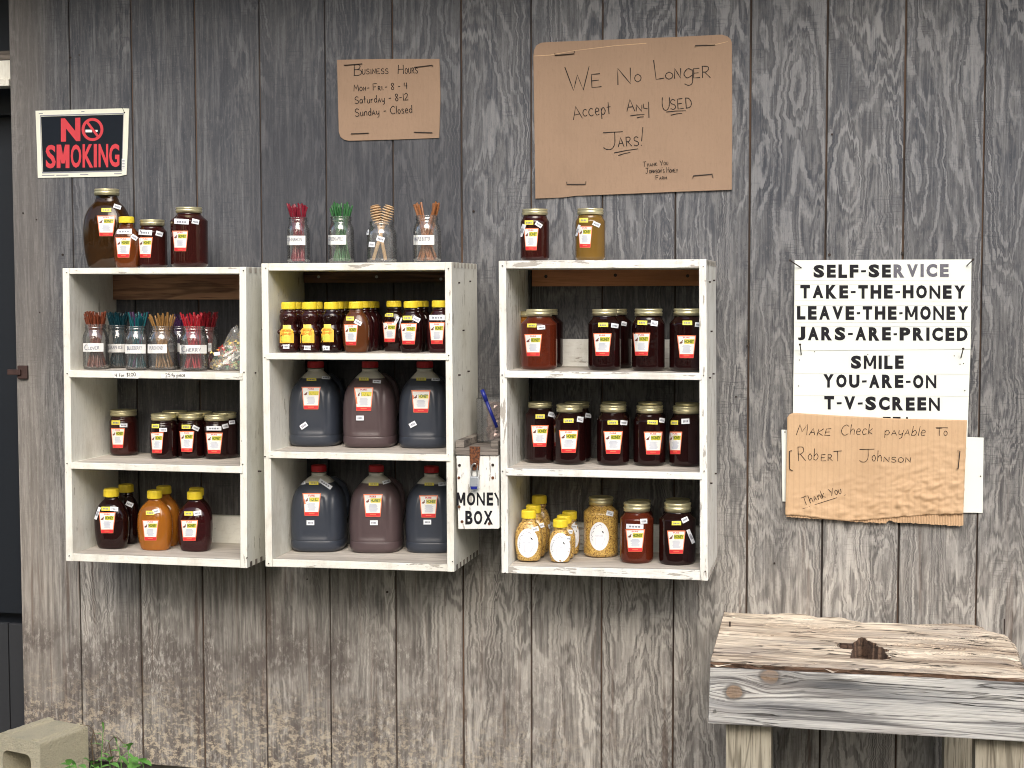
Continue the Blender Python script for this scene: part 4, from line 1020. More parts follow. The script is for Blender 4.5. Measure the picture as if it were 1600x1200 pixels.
jar('flask', 278.5, 331, 767.5, zz, None, 'honey_dark', 23.5, 12, 'dark red honey bottle, rightmost front bottle in the bottom of the leftmost crate', cap='cap', yb=864, lab=(282.5, 309.5, 812.5, 845), stk=((295, 802.5, 13, 6.5, 0, Y_), (308.5, 802, 11.5, 7, -8)))
jar('flask', 284, 331, 762, zz, -.11, 'honey_dark', 23, 12, 'dark bottle almost hidden behind the rightmost front bottle, bottom of the leftmost crate', cap='cap')
# --- upper level of the middle crate
zz = z2[1]; Yf = -.232
jar('bear', 435.5, 467, 472, zz, Yf, 'honey_deep', 22.7, 11, 'honey bear bottle at the left end of the front row in the middle crate', bearlab=(437.5, 459, 508, 536), stk=((447.3, 541.5, 11, 6.5),))
jar('bear', 468, 500, 472, zz, Yf, 'honey_deep', 23.5, 11, 'honey bear bottle between two other front bears in the middle crate', bearlab=(469.5, 491, 507, 536), stk=((480.5, 543.3, 11, 6.5, 2),))
jar('bear', 501.5, 534, 472, zz, Yf, 'honey_black', 22.5, 11, 'darkest honey bear bottle, next to the orange-brown flat bottle in the middle crate', bearlab=(502, 521.5, 506.5, 534.5), stk=((510, 543.7, 10.5, 6.5),))
for n_, (xc, mt) in enumerate(((462, 'honey_deep'), (494, 'honey_deep'), (526.5, 'honey_black'))):
    jar('bear', xc - 15, xc + 15, 471.5, zz, -.15, mt, 21.5, 11, 'honey bear bottle behind the ' + ('leftmost', 'middle', 'darkest')[n_] + ' front bear in the middle crate')
jar('bear', 522, 551, 471, zz, -.08, 'honey_black', 20.5, 11, 'honey bear bottle in the third row behind the darkest front bear in the middle crate')
jar('flask', 535.5, 577.5, 471.3, zz, Yf, 'honey_rust', 22.5, 10.5, 'orange-brown flat honey bottle right of the bears in the middle crate', cap='cap', lab=(537.5, 559.5, 506.5, 539.5), stk=((547.5, 498, 12, 6, 0, Y_), (559.5, 504, 11.5, 6.5, 25)))
for n_, (xc, Yb) in enumerate(((565, -.17), (575, -.115), (582.5, -.06))):
    jar('flask', xc - 17, xc + 19 - n_, 470.8, zz, Yb, 'honey_dark', 21, 10, ('first', 'second', 'last')[n_] + ' of three dark bottles lined up behind the orange-brown flat bottle in the middle crate', cap='cap', stk=((584.5, 494, 8, 6, 0),) if n_ == 2 else ())
jar('flask', 597.5, 634, 470, zz, -.16, 'honey_black', 23, 9.5, 'black bottle standing alone in the second row with a shaded label, middle crate', cap='cap', lab=(598, 620, 503, 534.5), stk=((608.5, 492.3, 12.5, 5.5, 0, Y_), (620, 500, 4.5, 11, 25)))
jar('flask', 623.5, 661, 470.7, zz, Yf, 'honey_black', 22.7, 10.2, 'black flat bottle with a yellow sticker over its label in the upper middle crate', cap='cap', lab=(625.5, 651.5, 505, 538), stk=((637, 497, 14, 6.5, 0, Y_), (650.5, 499, 11, 7, 28), (624.5, 505, 4.5, 18, 18)))
for n_, (xc, Yb) in enumerate(((650, -.17), (659.5, -.11))):
    jar('flask', xc - 17, xc + 17, 470, zz, Yb, 'honey_black', 21, 9.5, ('nearer', 'farther')[n_] + ' of two dim bottles behind the black bottle with the yellow sticker, middle crate', cap='cap')
jar('flask', 667, 706, 469.5, zz, Yf, 'honey_dark', 23, 10.5, 'dark red flat bottle with long white sticker at the right end of the middle crate', cap='cap', lab=(670.5, 695, 503.5, 537.5), stk=((683.5, 496.5, 23.5, 8),))
# --- right crate
jar('mason', 813.4, 858.4, 326.8, T3, -.15, 'honey_deep', 39.5, 9.5, 'dark red honey jar at the left on top of the rightmost crate', lab=(818.5, 841.5, 356.5, 391), stk=((827, 348, 13, 6.5, 0, Y_), (841.5, 351, 11, 6.5, 35), (817, 360, 6, 20, 18)))
jar('mason', 899, 945.7, 326, T3, -.15, 'honey_gold', 40.5, 9.5, 'golden honey jar standing on top of the rightmost crate', lab=(903, 925.5, 353, 387), stk=((912.5, 344.5, 13, 6.5, 0, Y_), (931.5, 350.5, 11.5, 6.5, 25), (903.5, 360, 4, 18, 18)))
zz = z3[1]; Yf = -.205
jar('mason', 814, 870.5, 483, zz, Yf, 'honey_red', 40, 11, 'reddish brown honey jar at the left of the upper shelf of the rightmost crate', lab=(819.5, 847, 522, 556.5), stk=((831.3, 508.7, 14, 5.5, 0, Y_), (845.5, 511.5, 12, 6.5, -4)))
jar('mason', 825, 880, 483, zz, -.085, 'honey_black', 38, 9, 'very dark jar peeping out right behind the reddish brown jar, upper shelf, rightmost crate')
jar('mason', 806, 846, 486, zz, -.075, 'honey_amber', 36, 9, 'bright orange jar hidden at the left behind the reddish brown jar, rightmost crate')
jar('mason', 919, 970.5, 483, zz, Yf, 'honey_black', 39, 10, 'dark honey jar, leftmost of three front jars on the upper shelf, rightmost crate', lab=(927, 955.5, 520.5, 556), stk=((942.5, 507.8, 15, 6, 0, Y_), (960, 509, 11, 6.5, 8)))
jar('mason', 934, 987, 482.5, zz, -.085, 'honey_black', 38, 9, 'dark jar behind the leftmost of three front jars on the upper shelf, rightmost crate', stk=((974.5, 506, 8, 6, 10),))
jar('mason', 987.5, 1039, 482.3, zz, Yf, 'honey_black', 43, 11, 'dark honey jar in the middle of three front jars on the upper shelf, rightmost crate', lab=(989, 1016, 520, 555.5), stk=((1004, 504.5, 14.5, 6, 2, Y_), (1022, 505.5, 10.5, 7.5, 8)))
jar('mason', 1046, 1101, 482, zz, Yf, 'honey_black', 42, 11, 'dark honey jar beside the right side panel on the upper shelf, rightmost crate', lab=(1058, 1087.5, 524, 559.5), stk=((1074, 504.8, 14.5, 6, 0, Y_), (1089.5, 507.5, 8, 6.5, 5)))
zz = z3[2]
jar('mason', 819.6, 868, 628, zz, -.13, 'honey_black', 37, 8.7, 'dark jar set back at the left of the middle shelf, rightmost crate', lab=(829.5, 857, 664.5, 698), stk=((844, 651, 14, 6, 0, Y_), (861, 648, 9.5, 7, 12)))
jar('mason', 863.5, 916, 631.6, zz, None, 'honey_black', 40.5, 11.5, 'dark jar, leftmost of the front row on the middle shelf, rightmost crate', yb=727.5, lab=(873.5, 903.5, 672, 707.5), stk=((888.5, 657.5, 15, 6, 0, Y_), (906, 655.5, 9.5, 8, 10)))
jar('mason', 879, 924, 628, zz, -.09, 'honey_black', 38, 9, 'dark jar between and behind the first two front jars, middle shelf of the rightmost crate', stk=((918.5, 649.5, 9, 6.5, 8),))
jar('mason', 933, 983, 632, zz, None, 'honey_black', 40.5, 11, 'dark jar, second of four in the front row on the middle shelf, rightmost crate', yb=729, lab=(943, 973, 673.5, 709), stk=((957.5, 660.3, 15.5, 6, 0, Y_), (974, 660.5, 10.5, 7, 5)))
jar('mason', 936, 983, 627.8, zz, -.09, 'honey_black', 38, 9, 'dark jar straight behind the second front jar on the middle shelf, rightmost crate')
jar('mason', 990, 1040, 633, zz, None, 'honey_black', 41, 11.5, 'dark jar, third of four in the front row on the middle shelf, rightmost crate', yb=730, lab=(1006, 1035, 674.5, 710), stk=((1019.5, 660, 15.5, 6, 2, Y_), (1033.5, 657, 8, 6.5, 8)))
jar('mason', 992, 1040, 628, zz, -.09, 'honey_black', 38, 9, 'dark jar straight behind the third front jar on the middle shelf, rightmost crate')
jar('mason', 1046, 1098, 634, zz, None, 'honey_black', 41.5, 11.5, 'dark jar, last in the front row at the right of the middle shelf, rightmost crate', yb=731, lab=(1044.5, 1066, 674.5, 709.5), stk=((1054.5, 660.5, 11, 6, 0, Y_), (1071, 658.5, 12, 7.5, -3)))
jar('mason', 1050, 1098, 629, zz, -.09, 'honey_black', 38, 9, 'dark jar behind the last front jar at the right of the middle shelf, rightmost crate')
zz = z3[3]
MG = 'yellow-capped bottles of whole-grain mustard'
for n_, (a_, b_, yt, ybb, ov, sk) in enumerate(((825.5, 860, 774, None, None, ((860, 822, 8, 7, -15),)), (812, 855, 788.5, None, None, ((846, 821, 7, 7, -15),)), (805, 847.5, 796.7, 878, (824.8, 848.5, 32.5, 45.5), ((836, 827, 10, 7, -12),)))):
    jar('flask', a_, b_, yt, zz, [-.075, -.14, None][n_], 'mustard', 23, 12.3, ('rear', 'second', 'front')[n_] + ' bottle of the tall mustard trio at the left of the bottom level, rightmost crate', cap='cap', yb=ybb, oval=ov, stk=sk, name='mustard_bottle', cat='mustard bottle', group=MG)
for n_, (a_, b_, yt, ybb, ov, sk) in enumerate(((874, 906, 798.5, None, (898, 836, 14, 40), ((897, 823, 8, 6, 8),)), (864, 899, 805, None, None, ((891, 831, 6, 6, 5),)), (857.8, 893, 811, 879.7, (875.3, 855.5, 31.5, 45.5), ((887.5, 841.5, 6, 7, 5),)))):
    jar('flask', a_, b_, yt, zz, [-.085, -.15, None][n_], 'mustard', 23, 12, ('rear', 'second', 'front')[n_] + ' bottle of the short mustard trio left of the big mustard jar, rightmost crate', cap='cap', yb=ybb, oval=ov, stk=sk, name='mustard_bottle', cat='mustard bottle', group=MG)
jar('mason', 912, 966, 776, zz, None, 'mustard', 38, 12, 'big whole-grain mustard jar with gold lid and oval label, rightmost crate', yb=873, oval=(936.5, 838, 30, 44.5), stk=((952.5, 802.5, 10.5, 7, 12),), name='mustard_jar', cat='mustard jar')
jar('mason', 969, 1021, 785, zz, None, 'honey_red', 41, 13, 'glowing red honey jar with long white sticker in the bottom of the rightmost crate', yb=883, lab=(977.5, 1007.5, 827, 862), stk=((992, 822.5, 26, 7.5, 2), (1005.5, 814.5, 10.5, 7, -3)))
jar('mason', 977, 1020, 781.5, zz, -.09, 'honey_deep', 36, 9, 'red honey jar hidden behind the glowing red one, bottom of the rightmost crate')
jar('mason', 1030, 1087, 784.5, zz, None, 'honey_black', 41.5, 14, 'wide black honey jar at the right end of the bottom of the rightmost crate', yb=887, lab=(1042.5, 1071, 829, 865), stk=((1057, 817.5, 14, 6, 0, Y_), (1070, 812.5, 10, 7, -25), (1078.5, 838, 5.5, 23, -22)))
jar('mason', 1036, 1082, 779.5, zz, -.085, 'honey_black', 38, 9, 'black honey jar behind the wide black jar, bottom of the rightmost crate')

# --- gallon jugs
def jug(x0, x1, yt, yb, zsh, mat, label, lab, stk, capw=25.5, caph=9.5, level=.865):
    cxp = (x0 + x1) / 2
    q = UZ(cxp, yb, zsh); sc = (q - CAM).length / F_PX
    w = (x1 - x0) * sc * 1.0
    hw = w / 2 * .96
    Yc = q.y + hw
    Yc = max(-.272 + hw, Yc)
    c_ = U(cxp, yb - 60, Yc); sc = (c_ - CAM).dot(fw) / F_PX
    z0 = zsh + .0015; H = U(cxp, yt, Yc).z - z0
    cx, cy = c_.x, Yc
    root = thing('honey_jug', (cx, cy, z0), label, 'honey jug', 'gallon plastic jugs of honey with red caps')
    hk = caph * sc; rc = capw / 2 * sc
    k = rc * .93 / hw; tf = (H - hk) / H
    P = smoothprof([(0, .84), (.012, .92), (.05, .985), (.10, .995), (.135, .985), (.145, .97), (.155, .985), (.30, 1.0), (.50, .99), (.62, .955), (.70, .90), (.77, .80), (.83, .66), (.88, .52), (.92, .40), (.945, k * 1.08), (.965, k), (.985, k * 1.06)], 4)
    prof = [(z * H * tf, r * hw) for z, r in P]
    Hb = H * tf
    def warp(x, y, z, r, a):
        t = z / Hb
        # pressed arch on the label face
        u = x / hw; arch = .40 - .14 * max(0, (t - .42)) / .3
        if y < 0 and .16 < t < .72:
            e = min(1, max(0, (arch + .12 - abs(u)) / .06)) * min(1, (.72 - t) / .03) * min(1, (t - .16) / .03)
            y += .0035 * e
        # recess for the grip at the right rear corner
        d = math.hypot(x - .95 * hw, y - .95 * hw)
        if .30 < t < .80:
            e = max(0, 1 - d / (.75 * hw)) * math.sin((t - .30) / .50 * math.pi) ** .5
            x -= .42 * hw * e; y -= .42 * hw * e
        # soft vertical crease on the right front
        e = math.exp(-((u - .62) / .07) ** 2) * (1 if y < 0 else 0) * max(0, min(1, (t - .2) / .1)) * max(0, min(1, (.8 - t) / .1))
        y += .003 * e
        return x, y
    v, f = srev(prof, cx, cy, z0, 120, 1.0, 3.1, math.radians(8), warp)
    mi = []
    nseg = 120
    for i in range(len(prof) - 1):
        mi += [1 if prof[i][0] / Hb > level else 0] * nseg
    mi += [0, 1]
    mesh('jug_body', v, f, [M[mat], M['jug_clear']], root, mi, smooth=True)
    hv, hf = tube([Vector((cx + hw * a_, cy + hw * b_, z0 + Hb * t_)) for a_, b_, t_ in crom([(.30, .30, .88), (.55, .55, .86), (.80, .80, .76), (.86, .86, .60), (.84, .84, .42), (.70, .70, .30)]) ] if False else
                  [Vector((cx + hw * a_, cy + hw * a_, z0 + Hb * t_)) for a_, t_ in ((.22, .885), (.45, .87), (.66, .80), (.76, .68), (.78, .55), (.74, .42), (.66, .33))], hw * .15, 10)
    mesh('handle', hv, hf, M['jug_clear'] if False else M[mat], root, smooth=True)
    lid_cap(root, cx, cy, z0 + H - hk, rc, hk, 'capred')
    fn = decal(BVHTree.FromPolygons(v, f), .0022)
    honey_label(root, fn, *lab, tp=.12)
    for s_ in stk:
        sticker(root, fn, s_[0], s_[1], s_[2], s_[3], s_[4] if len(s_) > 4 else 0, s_[5] if len(s_) > 5 else 'sticker')
za, zb = z2[2], z2[3]
jug(452, 536, 564.5, 699, za, 'jug_dark', 'dark jug at the left of the upper jug row', (471.5, 501, 605, 639.5), ((487, 594, 15, 4.5, 0, Y_), (508.5, 591.5, 12, 4.5, 3), (475, 665, 12, 7.5, -35)))
jug(535.5, 622, 564.5, 701.5, za, 'jug_brown', 'brownish jug in the centre of the upper jug row', (553.5, 583.5, 606, 642), ((569, 593.5, 14.5, 4.5, 0, Y_), (588.5, 597.5, 12, 5, 3), (563, 653, 11.5, 7.5)))
jug(622.5, 706, 564.5, 702.5, za, 'jug_dark', 'dark jug at the right of the upper jug row', (643, 672.5, 610, 644.5), ((658.5, 593.5, 15, 4.5, 0, Y_), (680, 594, 12, 4.5, 3), (645, 663, 11.5, 7.5, -28)))
jug(455, 543, 726.4, 864.4, zb, 'jug_dark', 'dark jug with a long slanted sticker at the left of the lower jug row', (473, 501.5, 771, 806), ((490.5, 756, 14.5, 5, 0, Y_), (508, 757.5, 22, 6, 35), (473, 756, 10, 5, -8), (485.5, 816.5, 12, 7.5)), 23.5, 10)
jug(546, 631, 726.6, 866.5, zb, 'jug_brown', 'reddish brown jug in the centre of the lower jug row', (568, 598, 772.5, 807.5), ((584, 757.5, 15, 4.5, 0, Y_), (603, 754, 11.5, 5.5, -18), (584.5, 816.5, 12, 7.5)), 23.5, 10)
jug(633, 716, 728, 867, zb, 'jug_dark', 'dark jug at the right of the lower jug row', (655.5, 684, 774.5, 808.5), ((671, 757.5, 14.5, 4.5, 0, Y_), (690, 757.5, 11, 5.5, -5), (668, 815.5, 12, 7.5)), 23, 10)

# --- open jars of honey sticks and dippers
stick_v, stick_f = tube([(0, 0, 0), (0, 0, .5), (0, 0, 1)], 1, 6)
def stickmesh(mat):
    me = bpy.data.meshes.new('stick'); me.from_pydata([tuple(v) for v in stick_v], [], stick_f); me.materials.append(M[mat]); me.polygons.foreach_set('use_smooth', [True] * len(me.polygons)); return me
SM = {}
def openjar(x0, x1, yrim, zsh, Yc, label, tagtxt=None, taghand=None, tagbox=None, extra=()):
    cxp = (x0 + x1) / 2; c_ = U(cxp, yrim + 35, Yc); sc = (c_ - CAM).dot(fw) / F_PX
    z0 = zsh + .0015; H = U(cxp, yrim, Yc).z - z0; r = (x1 - x0) / 2 * sc; cx, cy = c_.x, Yc
    root = thing('open_glass_jar', (cx, cy, z0), label, 'glass jar', 'open glass jars holding honey sticks')
    k = .80
    out = smoothprof([(0, .80), (.02, .92), (.07, .99), (.12, 1.0), (.60, 1.0), (.72, .98), (.80, .90), (.86, k), (.89, k * .97), (.92, k * 1.04), (.95, k), (.985, k * 1.04), (1.0, k * .99)])
    inn = [(z if z > .03 else .03, rr - .045) for z, rr in out][::-1]
    prof = [(z * H, rr * r) for z, rr in out + inn]
    v, f = srev(prof, cx, cy, z0, 36)
    mesh('glass_body', v, f, M['glass'], root, smooth=True)
    if tagbox:
        a_, b_, c0, d0 = tagbox; fn = decal(BVHTree.FromPolygons(v, f))
        sticker(root, fn, (a_ + b_) / 2, (c0 + d0) / 2, b_ - a_, d0 - c0, 0, 'papwhite', 'name_label', bigtext=tagtxt, hnd=taghand, txt=False)
    for s_ in extra:
        sticker(root, decal(BVHTree.FromPolygons(v, f)), *s_)
    return cx, cy, z0, H, r, k
def sticks(J, n0, mat, ytop, label, spread=1.05, Yc=0, rs=.0025, gapmid=0.0, cxp=None, mats=None, jitter=.018):
    cx, cy, z0, H, r, k = J
    n = int(n0 * (1.0 if gapmid else 1.35))
    zt = U(cxp, ytop, cy).z
    root = thing('honey_stick_bundle', (cx, cy, z0 + .01), label, 'honey sticks', 'bundles of honey sticks')
    for i in range(n):
        mt = mats[i % len(mats)] if mats else mat
        if mt not in SM: SM[mt] = stickmesh(mt)
        a = 2 * math.pi * R.random(); q = math.sqrt(R.random())
        if gapmid and abs(math.cos(a)) < gapmid: a = R.choice((0, math.pi)) + R.uniform(-.7, .7)
        if gapmid: q = R.uniform(.6, 1)
        top_r = r * spread * q; rim = r * k * .82
        T = Vector((cx + math.cos(a) * top_r, cy + math.sin(a) * top_r * .8, zt + R.uniform(-jitter, .002)))
        a2 = a + math.pi + R.uniform(-1.3, 1.3); b = R.uniform(.15, .80) * r
        B = Vector((cx + math.cos(a2) * b, cy + math.sin(a2) * b, z0 + H * .05))
        # keep the stick inside the mouth
        t = (z0 + H - B.z) / (T.z - B.z); m = B + (T - B) * t; dd = Vector((m.x - cx, m.y - cy, 0))
        if dd.length > rim: T -= (dd.normalized() * (dd.length - rim)) / t
        o = bpy.data.objects.new('stick', SM[mt]); C.objects.link(o); o.parent = root
        d = T - B
        o.matrix_local = Matrix.Translation(B - ROOT[root]) @ d.to_track_quat('Z', 'Y').to_matrix().to_4x4() @ Matrix.Diagonal((rs, rs, d.length, 1))
zz = z1[1]
J = openjar(130, 170, 506.7, zz, -.225, 'open jar of brown honey sticks at the left end of the straw shelf', taghand='Clover', tagbox=(130.8, 161.2, 536.2, 549.5)); sticks(J, 40, 'str_brown', 487, 'brown honey sticks in the jar at the left end of the straw shelf', cxp=150)
J = openjar(166, 203, 507.5, zz, -.13, 'open jar of dark blue-green sticks, set back second from left', tagtxt='GRAPE ICE', tagbox=(167.5, 196, 537.5, 550.5)); sticks(J, 44, 'str_darkteal', 488, 'dark blue-green honey sticks in the set-back jar', cxp=184)
J = openjar(195.3, 233, 509, zz, -.225, 'open jar of teal honey sticks in the front row of the straw shelf', tagtxt='BLUEBERRY', tagbox=(196.5, 227, 538, 552.3)); sticks(J, 24, 'str_teal', 488, 'teal honey sticks in the front-row jar', cxp=214, mats=['str_teal', 'str_teal', 'str_darkteal', 'str_teal', 'str_purple'])
J = openjar(231.5, 277, 509.5, zz, -.215, 'open jar of golden tan honey sticks in the front row of the straw shelf', tagtxt='PURE HONEY', tagbox=(231.8, 260.5, 538, 552)); sticks(J, 22, 'str_tan', 488.5, 'golden tan honey sticks in the front-row jar', cxp=254, spread=1.0)
J = openjar(262, 300, 509, zz, -.11, 'dim open jar of purple sticks behind the tan and cherry jars', tagtxt='ROOT BEER', tagbox=(264.5, 281, 536.5, 549.5)); sticks(J, 30, 'str_purple', 491, 'purple honey sticks in the dim jar between the tan and cherry jars', cxp=281)
J = openjar(281.5, 325, 509.5, zz, -.22, 'open jar of bright red sticks labelled cherry', taghand='Cherry', tagbox=(281.8, 322, 539, 552.3)); sticks(J, 22, 'str_red', 487.5, 'bright red honey sticks in the cherry jar', cxp=303, spread=1.05)
J = openjar(303, 343, 511, zz, -.11, 'open jar of dark red sticks behind the cherry jar', tagtxt='STRAWB', tagbox=(324.5, 330, 536, 549)); sticks(J, 44, 'str_darkred', 488, 'dark red honey sticks behind the cherry jar', cxp=326, spread=1.12)
J = openjar(448.5, 484, 339.5, T2, -.15, 'open jar of deep red cinnamon sticks, leftmost on top of the middle crate', tagtxt='CINNAMON', tagbox=(446.5, 476.5, 368.3, 383)); sticks(J, 34, 'str_cinn', 318.5, 'deep red honey sticks in the cinnamon jar', cxp=467, spread=1.3)
J = openjar(513, 553.5, 338.5, T2, -.15, 'open jar of green apple sticks on top of the middle crate', tagtxt='GREEN APPLE', tagbox=(511, 540.5, 367.3, 382.3)); sticks(J, 30, 'str_green', 317, 'green honey sticks in the green apple jar', cxp=532, spread=1.2)
J = openjar(573, 620, 346, T2, -.15, 'open jar holding two wooden dippers on top of the middle crate', extra=((581.5, 382, 9, 8, 4), (594.5, 373.5, 12, 8, 18), (575.5, 363, 3.2, 8, 5)))
def dipper(hx, hy, bx, by, label):
    cx, cy = J[0], J[1]
    T = U(hx, hy, cy); B = U(bx, by, cy) ; B.z = max(B.z, T2 + .008)
    root = thing('honey_dipper', B, label, 'honey dipper', 'wooden honey dippers')
    d = (T - B); L = d.length; hl = .056
    sv, sf = tube([Vector((0, 0, 0)), Vector((0, 0, L - hl + .004))], .0050, 8)
    prof = [(0, .006), (.002, .009)]
    nr = 7
    for i in range(nr):
        t = (i + .5) / nr; rr = .0176 * math.sin(math.pi * (.16 + .60 * t)) ** .55; z = .003 + i * (hl - .006) / nr; q = (hl - .006) / nr
        prof += [(z, .007), (z + .0005, rr * .96), (z + q * .27, rr), (z + q * .5, rr * .96), (z + q * .52, .007)]
    prof += [(hl - .003, .013), (hl - .001, .008)]
    hv, hf = srev(prof, 0, 0, L - hl, 20)
    Mx = Matrix.Translation(B) @ d.to_track_quat('Z', 'Y').to_matrix().to_4x4()
    mesh('stick', [Mx @ v for v in sv], sf, M['dipper'], root); mesh('ridged_head', [Mx @ Vector(v) for v in hv], hf, M['dipper'], root)
dipper(585.5, 320, 602.5, 406, 'honey dipper leaning left in the dipper jar')
dipper(609, 320.5, 583, 406, 'honey dipper leaning right in the dipper jar')
J = openjar(645.5, 689, 337, T2, -.15, 'open jar of caramel brown sticks, rightmost on top of the middle crate', tagtxt='MAPLE BUTTER', tagbox=(645.3, 678, 367.3, 382.5)); sticks(J, 20, 'str_caramel', 313.5, 'caramel brown honey sticks in the rightmost jar on the middle crate', cxp=667, spread=1.12, gapmid=.5, rs=.0034)

# price strips on the shelf edge
def onedge(x, y, l): return U(x, y, YF - .0062 - l * .0003)
ik = Ink(onedge); ik.poly([(174, 582.5), (216, 582), (221, 586), (216, 591.5), (178, 590.5)], 0, 0); hand(i2_ := Ink(onedge), '4 for $1.00', 180, 589.5, 212, 587.5, 5.5, .9, sc=False)
st_ = ik.build('price_strip', [M['papwhite']], c1); i2_.lay = 1; o_ = mesh('lettering', [v + Vector((0, -.0005, 0)) for v in i2_.V], i2_.F, M['ink'], st_)
ik = Ink(onedge); ik.poly([(251, 583.5), (296, 584), (300, 591.5), (252, 591)], 0, 0); hand(i2_ := Ink(onedge), '25', 259, 589.5, 266, 588.7, 6, .9, sc=False)
hand(i2_, ' a piece', 268, 589.5, 289, 588.5, 6, .9, sc=False); i2_.stroke([(269.5, 584), (268, 585.5), (270, 587)], .8); i2_.stroke([(270, 583.2), (268.6, 587.8)], .7)
st_ = ik.build('price_strip', [M['papwhite']], c1); mesh('lettering', [v + Vector((0, -.0005, 0)) for v in i2_.V], i2_.F, M['ink'], st_)

# bag of wrapped candies
zz = z1[1]
bl, br_ = U(327, 577, -.20), U(381, 577, -.20)
bcx = (bl.x + br_.x) / 2 + .005
def bagtop(x): t = (x - bl.x) / (br_.x - bl.x); return .045 + .095 * min(1, max(0, t)) ** .7
V, Fc = [], []; ns_, nt = 28, 14
for j in range(nt + 1):
    for i in range(ns_):
        a = 2 * math.pi * i / ns_; t = j / nt
        prof_ = [1, 1.04, 1.06, 1.05, 1.02, .97, .90, .82, .72, .60, .46, .33, .24, .18, .12][j]
        x = bcx + .066 * math.cos(a) * (1 if math.cos(a) > 0 else 1) * prof_; y = -.155 + .075 * math.sin(a) * prof_
        z = zz + .003 + t * (bagtop(x) + .01)
        nn = noise.noise_vector((x * 60, y * 60, z * 60)) * .005
        V.append(Vector((min(x, i1[1].x - .003), y, z)) + Vector((min(nn.x, 0), nn.y, nn.z * (1 if j else 0))))
for j in range(nt):
    for i in range(ns_): Fc.append((j * ns_ + i, j * ns_ + (i + 1) % ns_, (j + 1) * ns_ + (i + 1) % ns_, (j + 1) * ns_ + i))
Fc.append(tuple(range(ns_))[::-1]); Fc.append(tuple(range(nt * ns_, (nt + 1) * ns_)))
bagl = thing('plastic_candy_bag', (bcx, -.155, zz + .002), 'clear plastic bag of wrapped candies at the right of the straw shelf', 'plastic bag')
mesh('bag_film', V, Fc, M['bag'], bagl)
ik = Ink(lambda x, y, l: U(x, y, -.242 - l * .0002)); ik.poly([(334.5, 550.5), (343.5, 549.5), (343.5, 555), (334.5, 556)], 0, 0); ik.build('price_sticker', M['sticker'], bagl)
cm = [plain('candy_' + n_, c_, .25, var=.3) for n_, c_ in (('yellow', (.72, .58, .22)), ('green', (.10, .30, .16)), ('orange', (.62, .28, .10)), ('white', (.75, .76, .70)), ('red', (.50, .06, .05)), ('pale_green', (.38, .48, .25)), ('tan', (.55, .42, .25)))]
V, Fc, Mi = [], [], []
for k in range(190):
    x = bcx + R.uniform(-.055, .058); y = -.155 + R.uniform(-.062, .05); zmax = bagtop(x) * .70
    z = zz + .010 + R.random() * max(.004, zmax - .012)
    if ((x - bcx) / .06) ** 2 + ((y + .155) / .066) ** 2 > 1: continue
    o = len(V); a = Vector((R.uniform(-1, 1), R.uniform(-1, 1), R.uniform(-1, 1))).normalized(); b = a.orthogonal().normalized(); c_ = a.cross(b); p = Vector((x, y, z))
    l, m_, n_ = .013, .0065, .0055
    V += [p - a * l + b * m_, p - a * l - b * m_, p - a * l * .55, p + b * m_, p + c_ * n_, p - b * m_, p - c_ * n_, p + a * l * .55, p + a * l + b * m_, p + a * l - b * m_]
    fs = [(0, 1, 2), (2, 3, 4), (2, 4, 5), (2, 5, 6), (2, 6, 3), (7, 4, 3), (7, 5, 4), (7, 6, 5), (7, 3, 6), (7, 8, 9)]
    Fc += [tuple(i + o for i in f) for f in fs]; Mi += [R.randrange(7)] * len(fs)
tag(mesh('wrapped_candies', V, Fc, cm, None, Mi, origin=(bcx, -.155, zz)), 'yellow, green and white wrapped candies heaped inside the clear bag', 'candies', kind='stuff')

# ---------------------------------------------------------------- money box
YM = -.275
mb = thing('money_box', U(747, 826, YM) + Vector((0, .13, 0)), 'white wooden money box with rusty hasp between two crates', 'money box')
fr = prism('front_board', [U(x, y, YM) for x, y in ((712.6, 712), (779, 712), (780.3, 824), (779, 826.5), (716, 827))], YM + .019, M['paint_c'], mb, .0022)
xl, xr, zt, zb_ = U(716, 760, YM).x + .002, U(779, 760, YM).x - .002, U(745, 713, YM).z, U(745, 824, YM).z
box('side_board', (xl, YM + .0195, zb_), (xl + .016, -.01, zt), M['grey_wood'], mb); box('side_board', (xr - .016, YM + .0195, zb_), (xr, -.01, zt), M['grey_wood'], mb); box('bottom_board', (xl + .017, YM + .0195, zb_), (xr - .017, -.01, zb_ + .015), M['grey_wood'], mb)
lz0, lz1 = U(745, 711, YM).z, U(745, 700.5, YM).z
box('lid_board', (U(712, 705, YM).x, YM - .004, lz0), (U(778.5, 705, YM).x, -.02, lz1), M['grey_wood'], mb, .0015)
lx0, lx1 = U(712, 705, YM).x, U(778.5, 705, YM).x
tz = lz1 + .0005; th = U(730, 688, YM + .01).z - tz
box('lid_batten', (lx0 - .001, YM + .004, tz), (lx0 + .022, -.03, tz + th), M['grey_wood'], mb, .0015); box('lid_batten', (lx1 - .022, YM + .004, tz), (lx1 - .001, -.03, tz + th), M['grey_wood'], mb, .0015); box('lid_batten', (lx0 + .023, -.06, tz), (lx1 - .023, -.035, tz + th), M['grey_wood'], mb, .0015)
hs = prism('hasp', [U(x, y, YM - .0065) for x, y in ((733.5, 697.5), (750.5, 698), (749, 720), (748, 735), (735.5, 735), (734, 718))], YM - .0045, M['rust'], mb, .0005)
mesh('hasp_loop', *tube([U(x, y, YM - .010 - d) for x, y, d in ((744, 722, 0), (744.5, 724, .008), (744.5, 730, .008), (744, 733, 0))], .002, 6), M['rust'], mb)
pl = thing('padlock', U(741, 765, YM - .02), 'small padlock with pale blue-grey body hanging on the money box hasp', 'padlock')
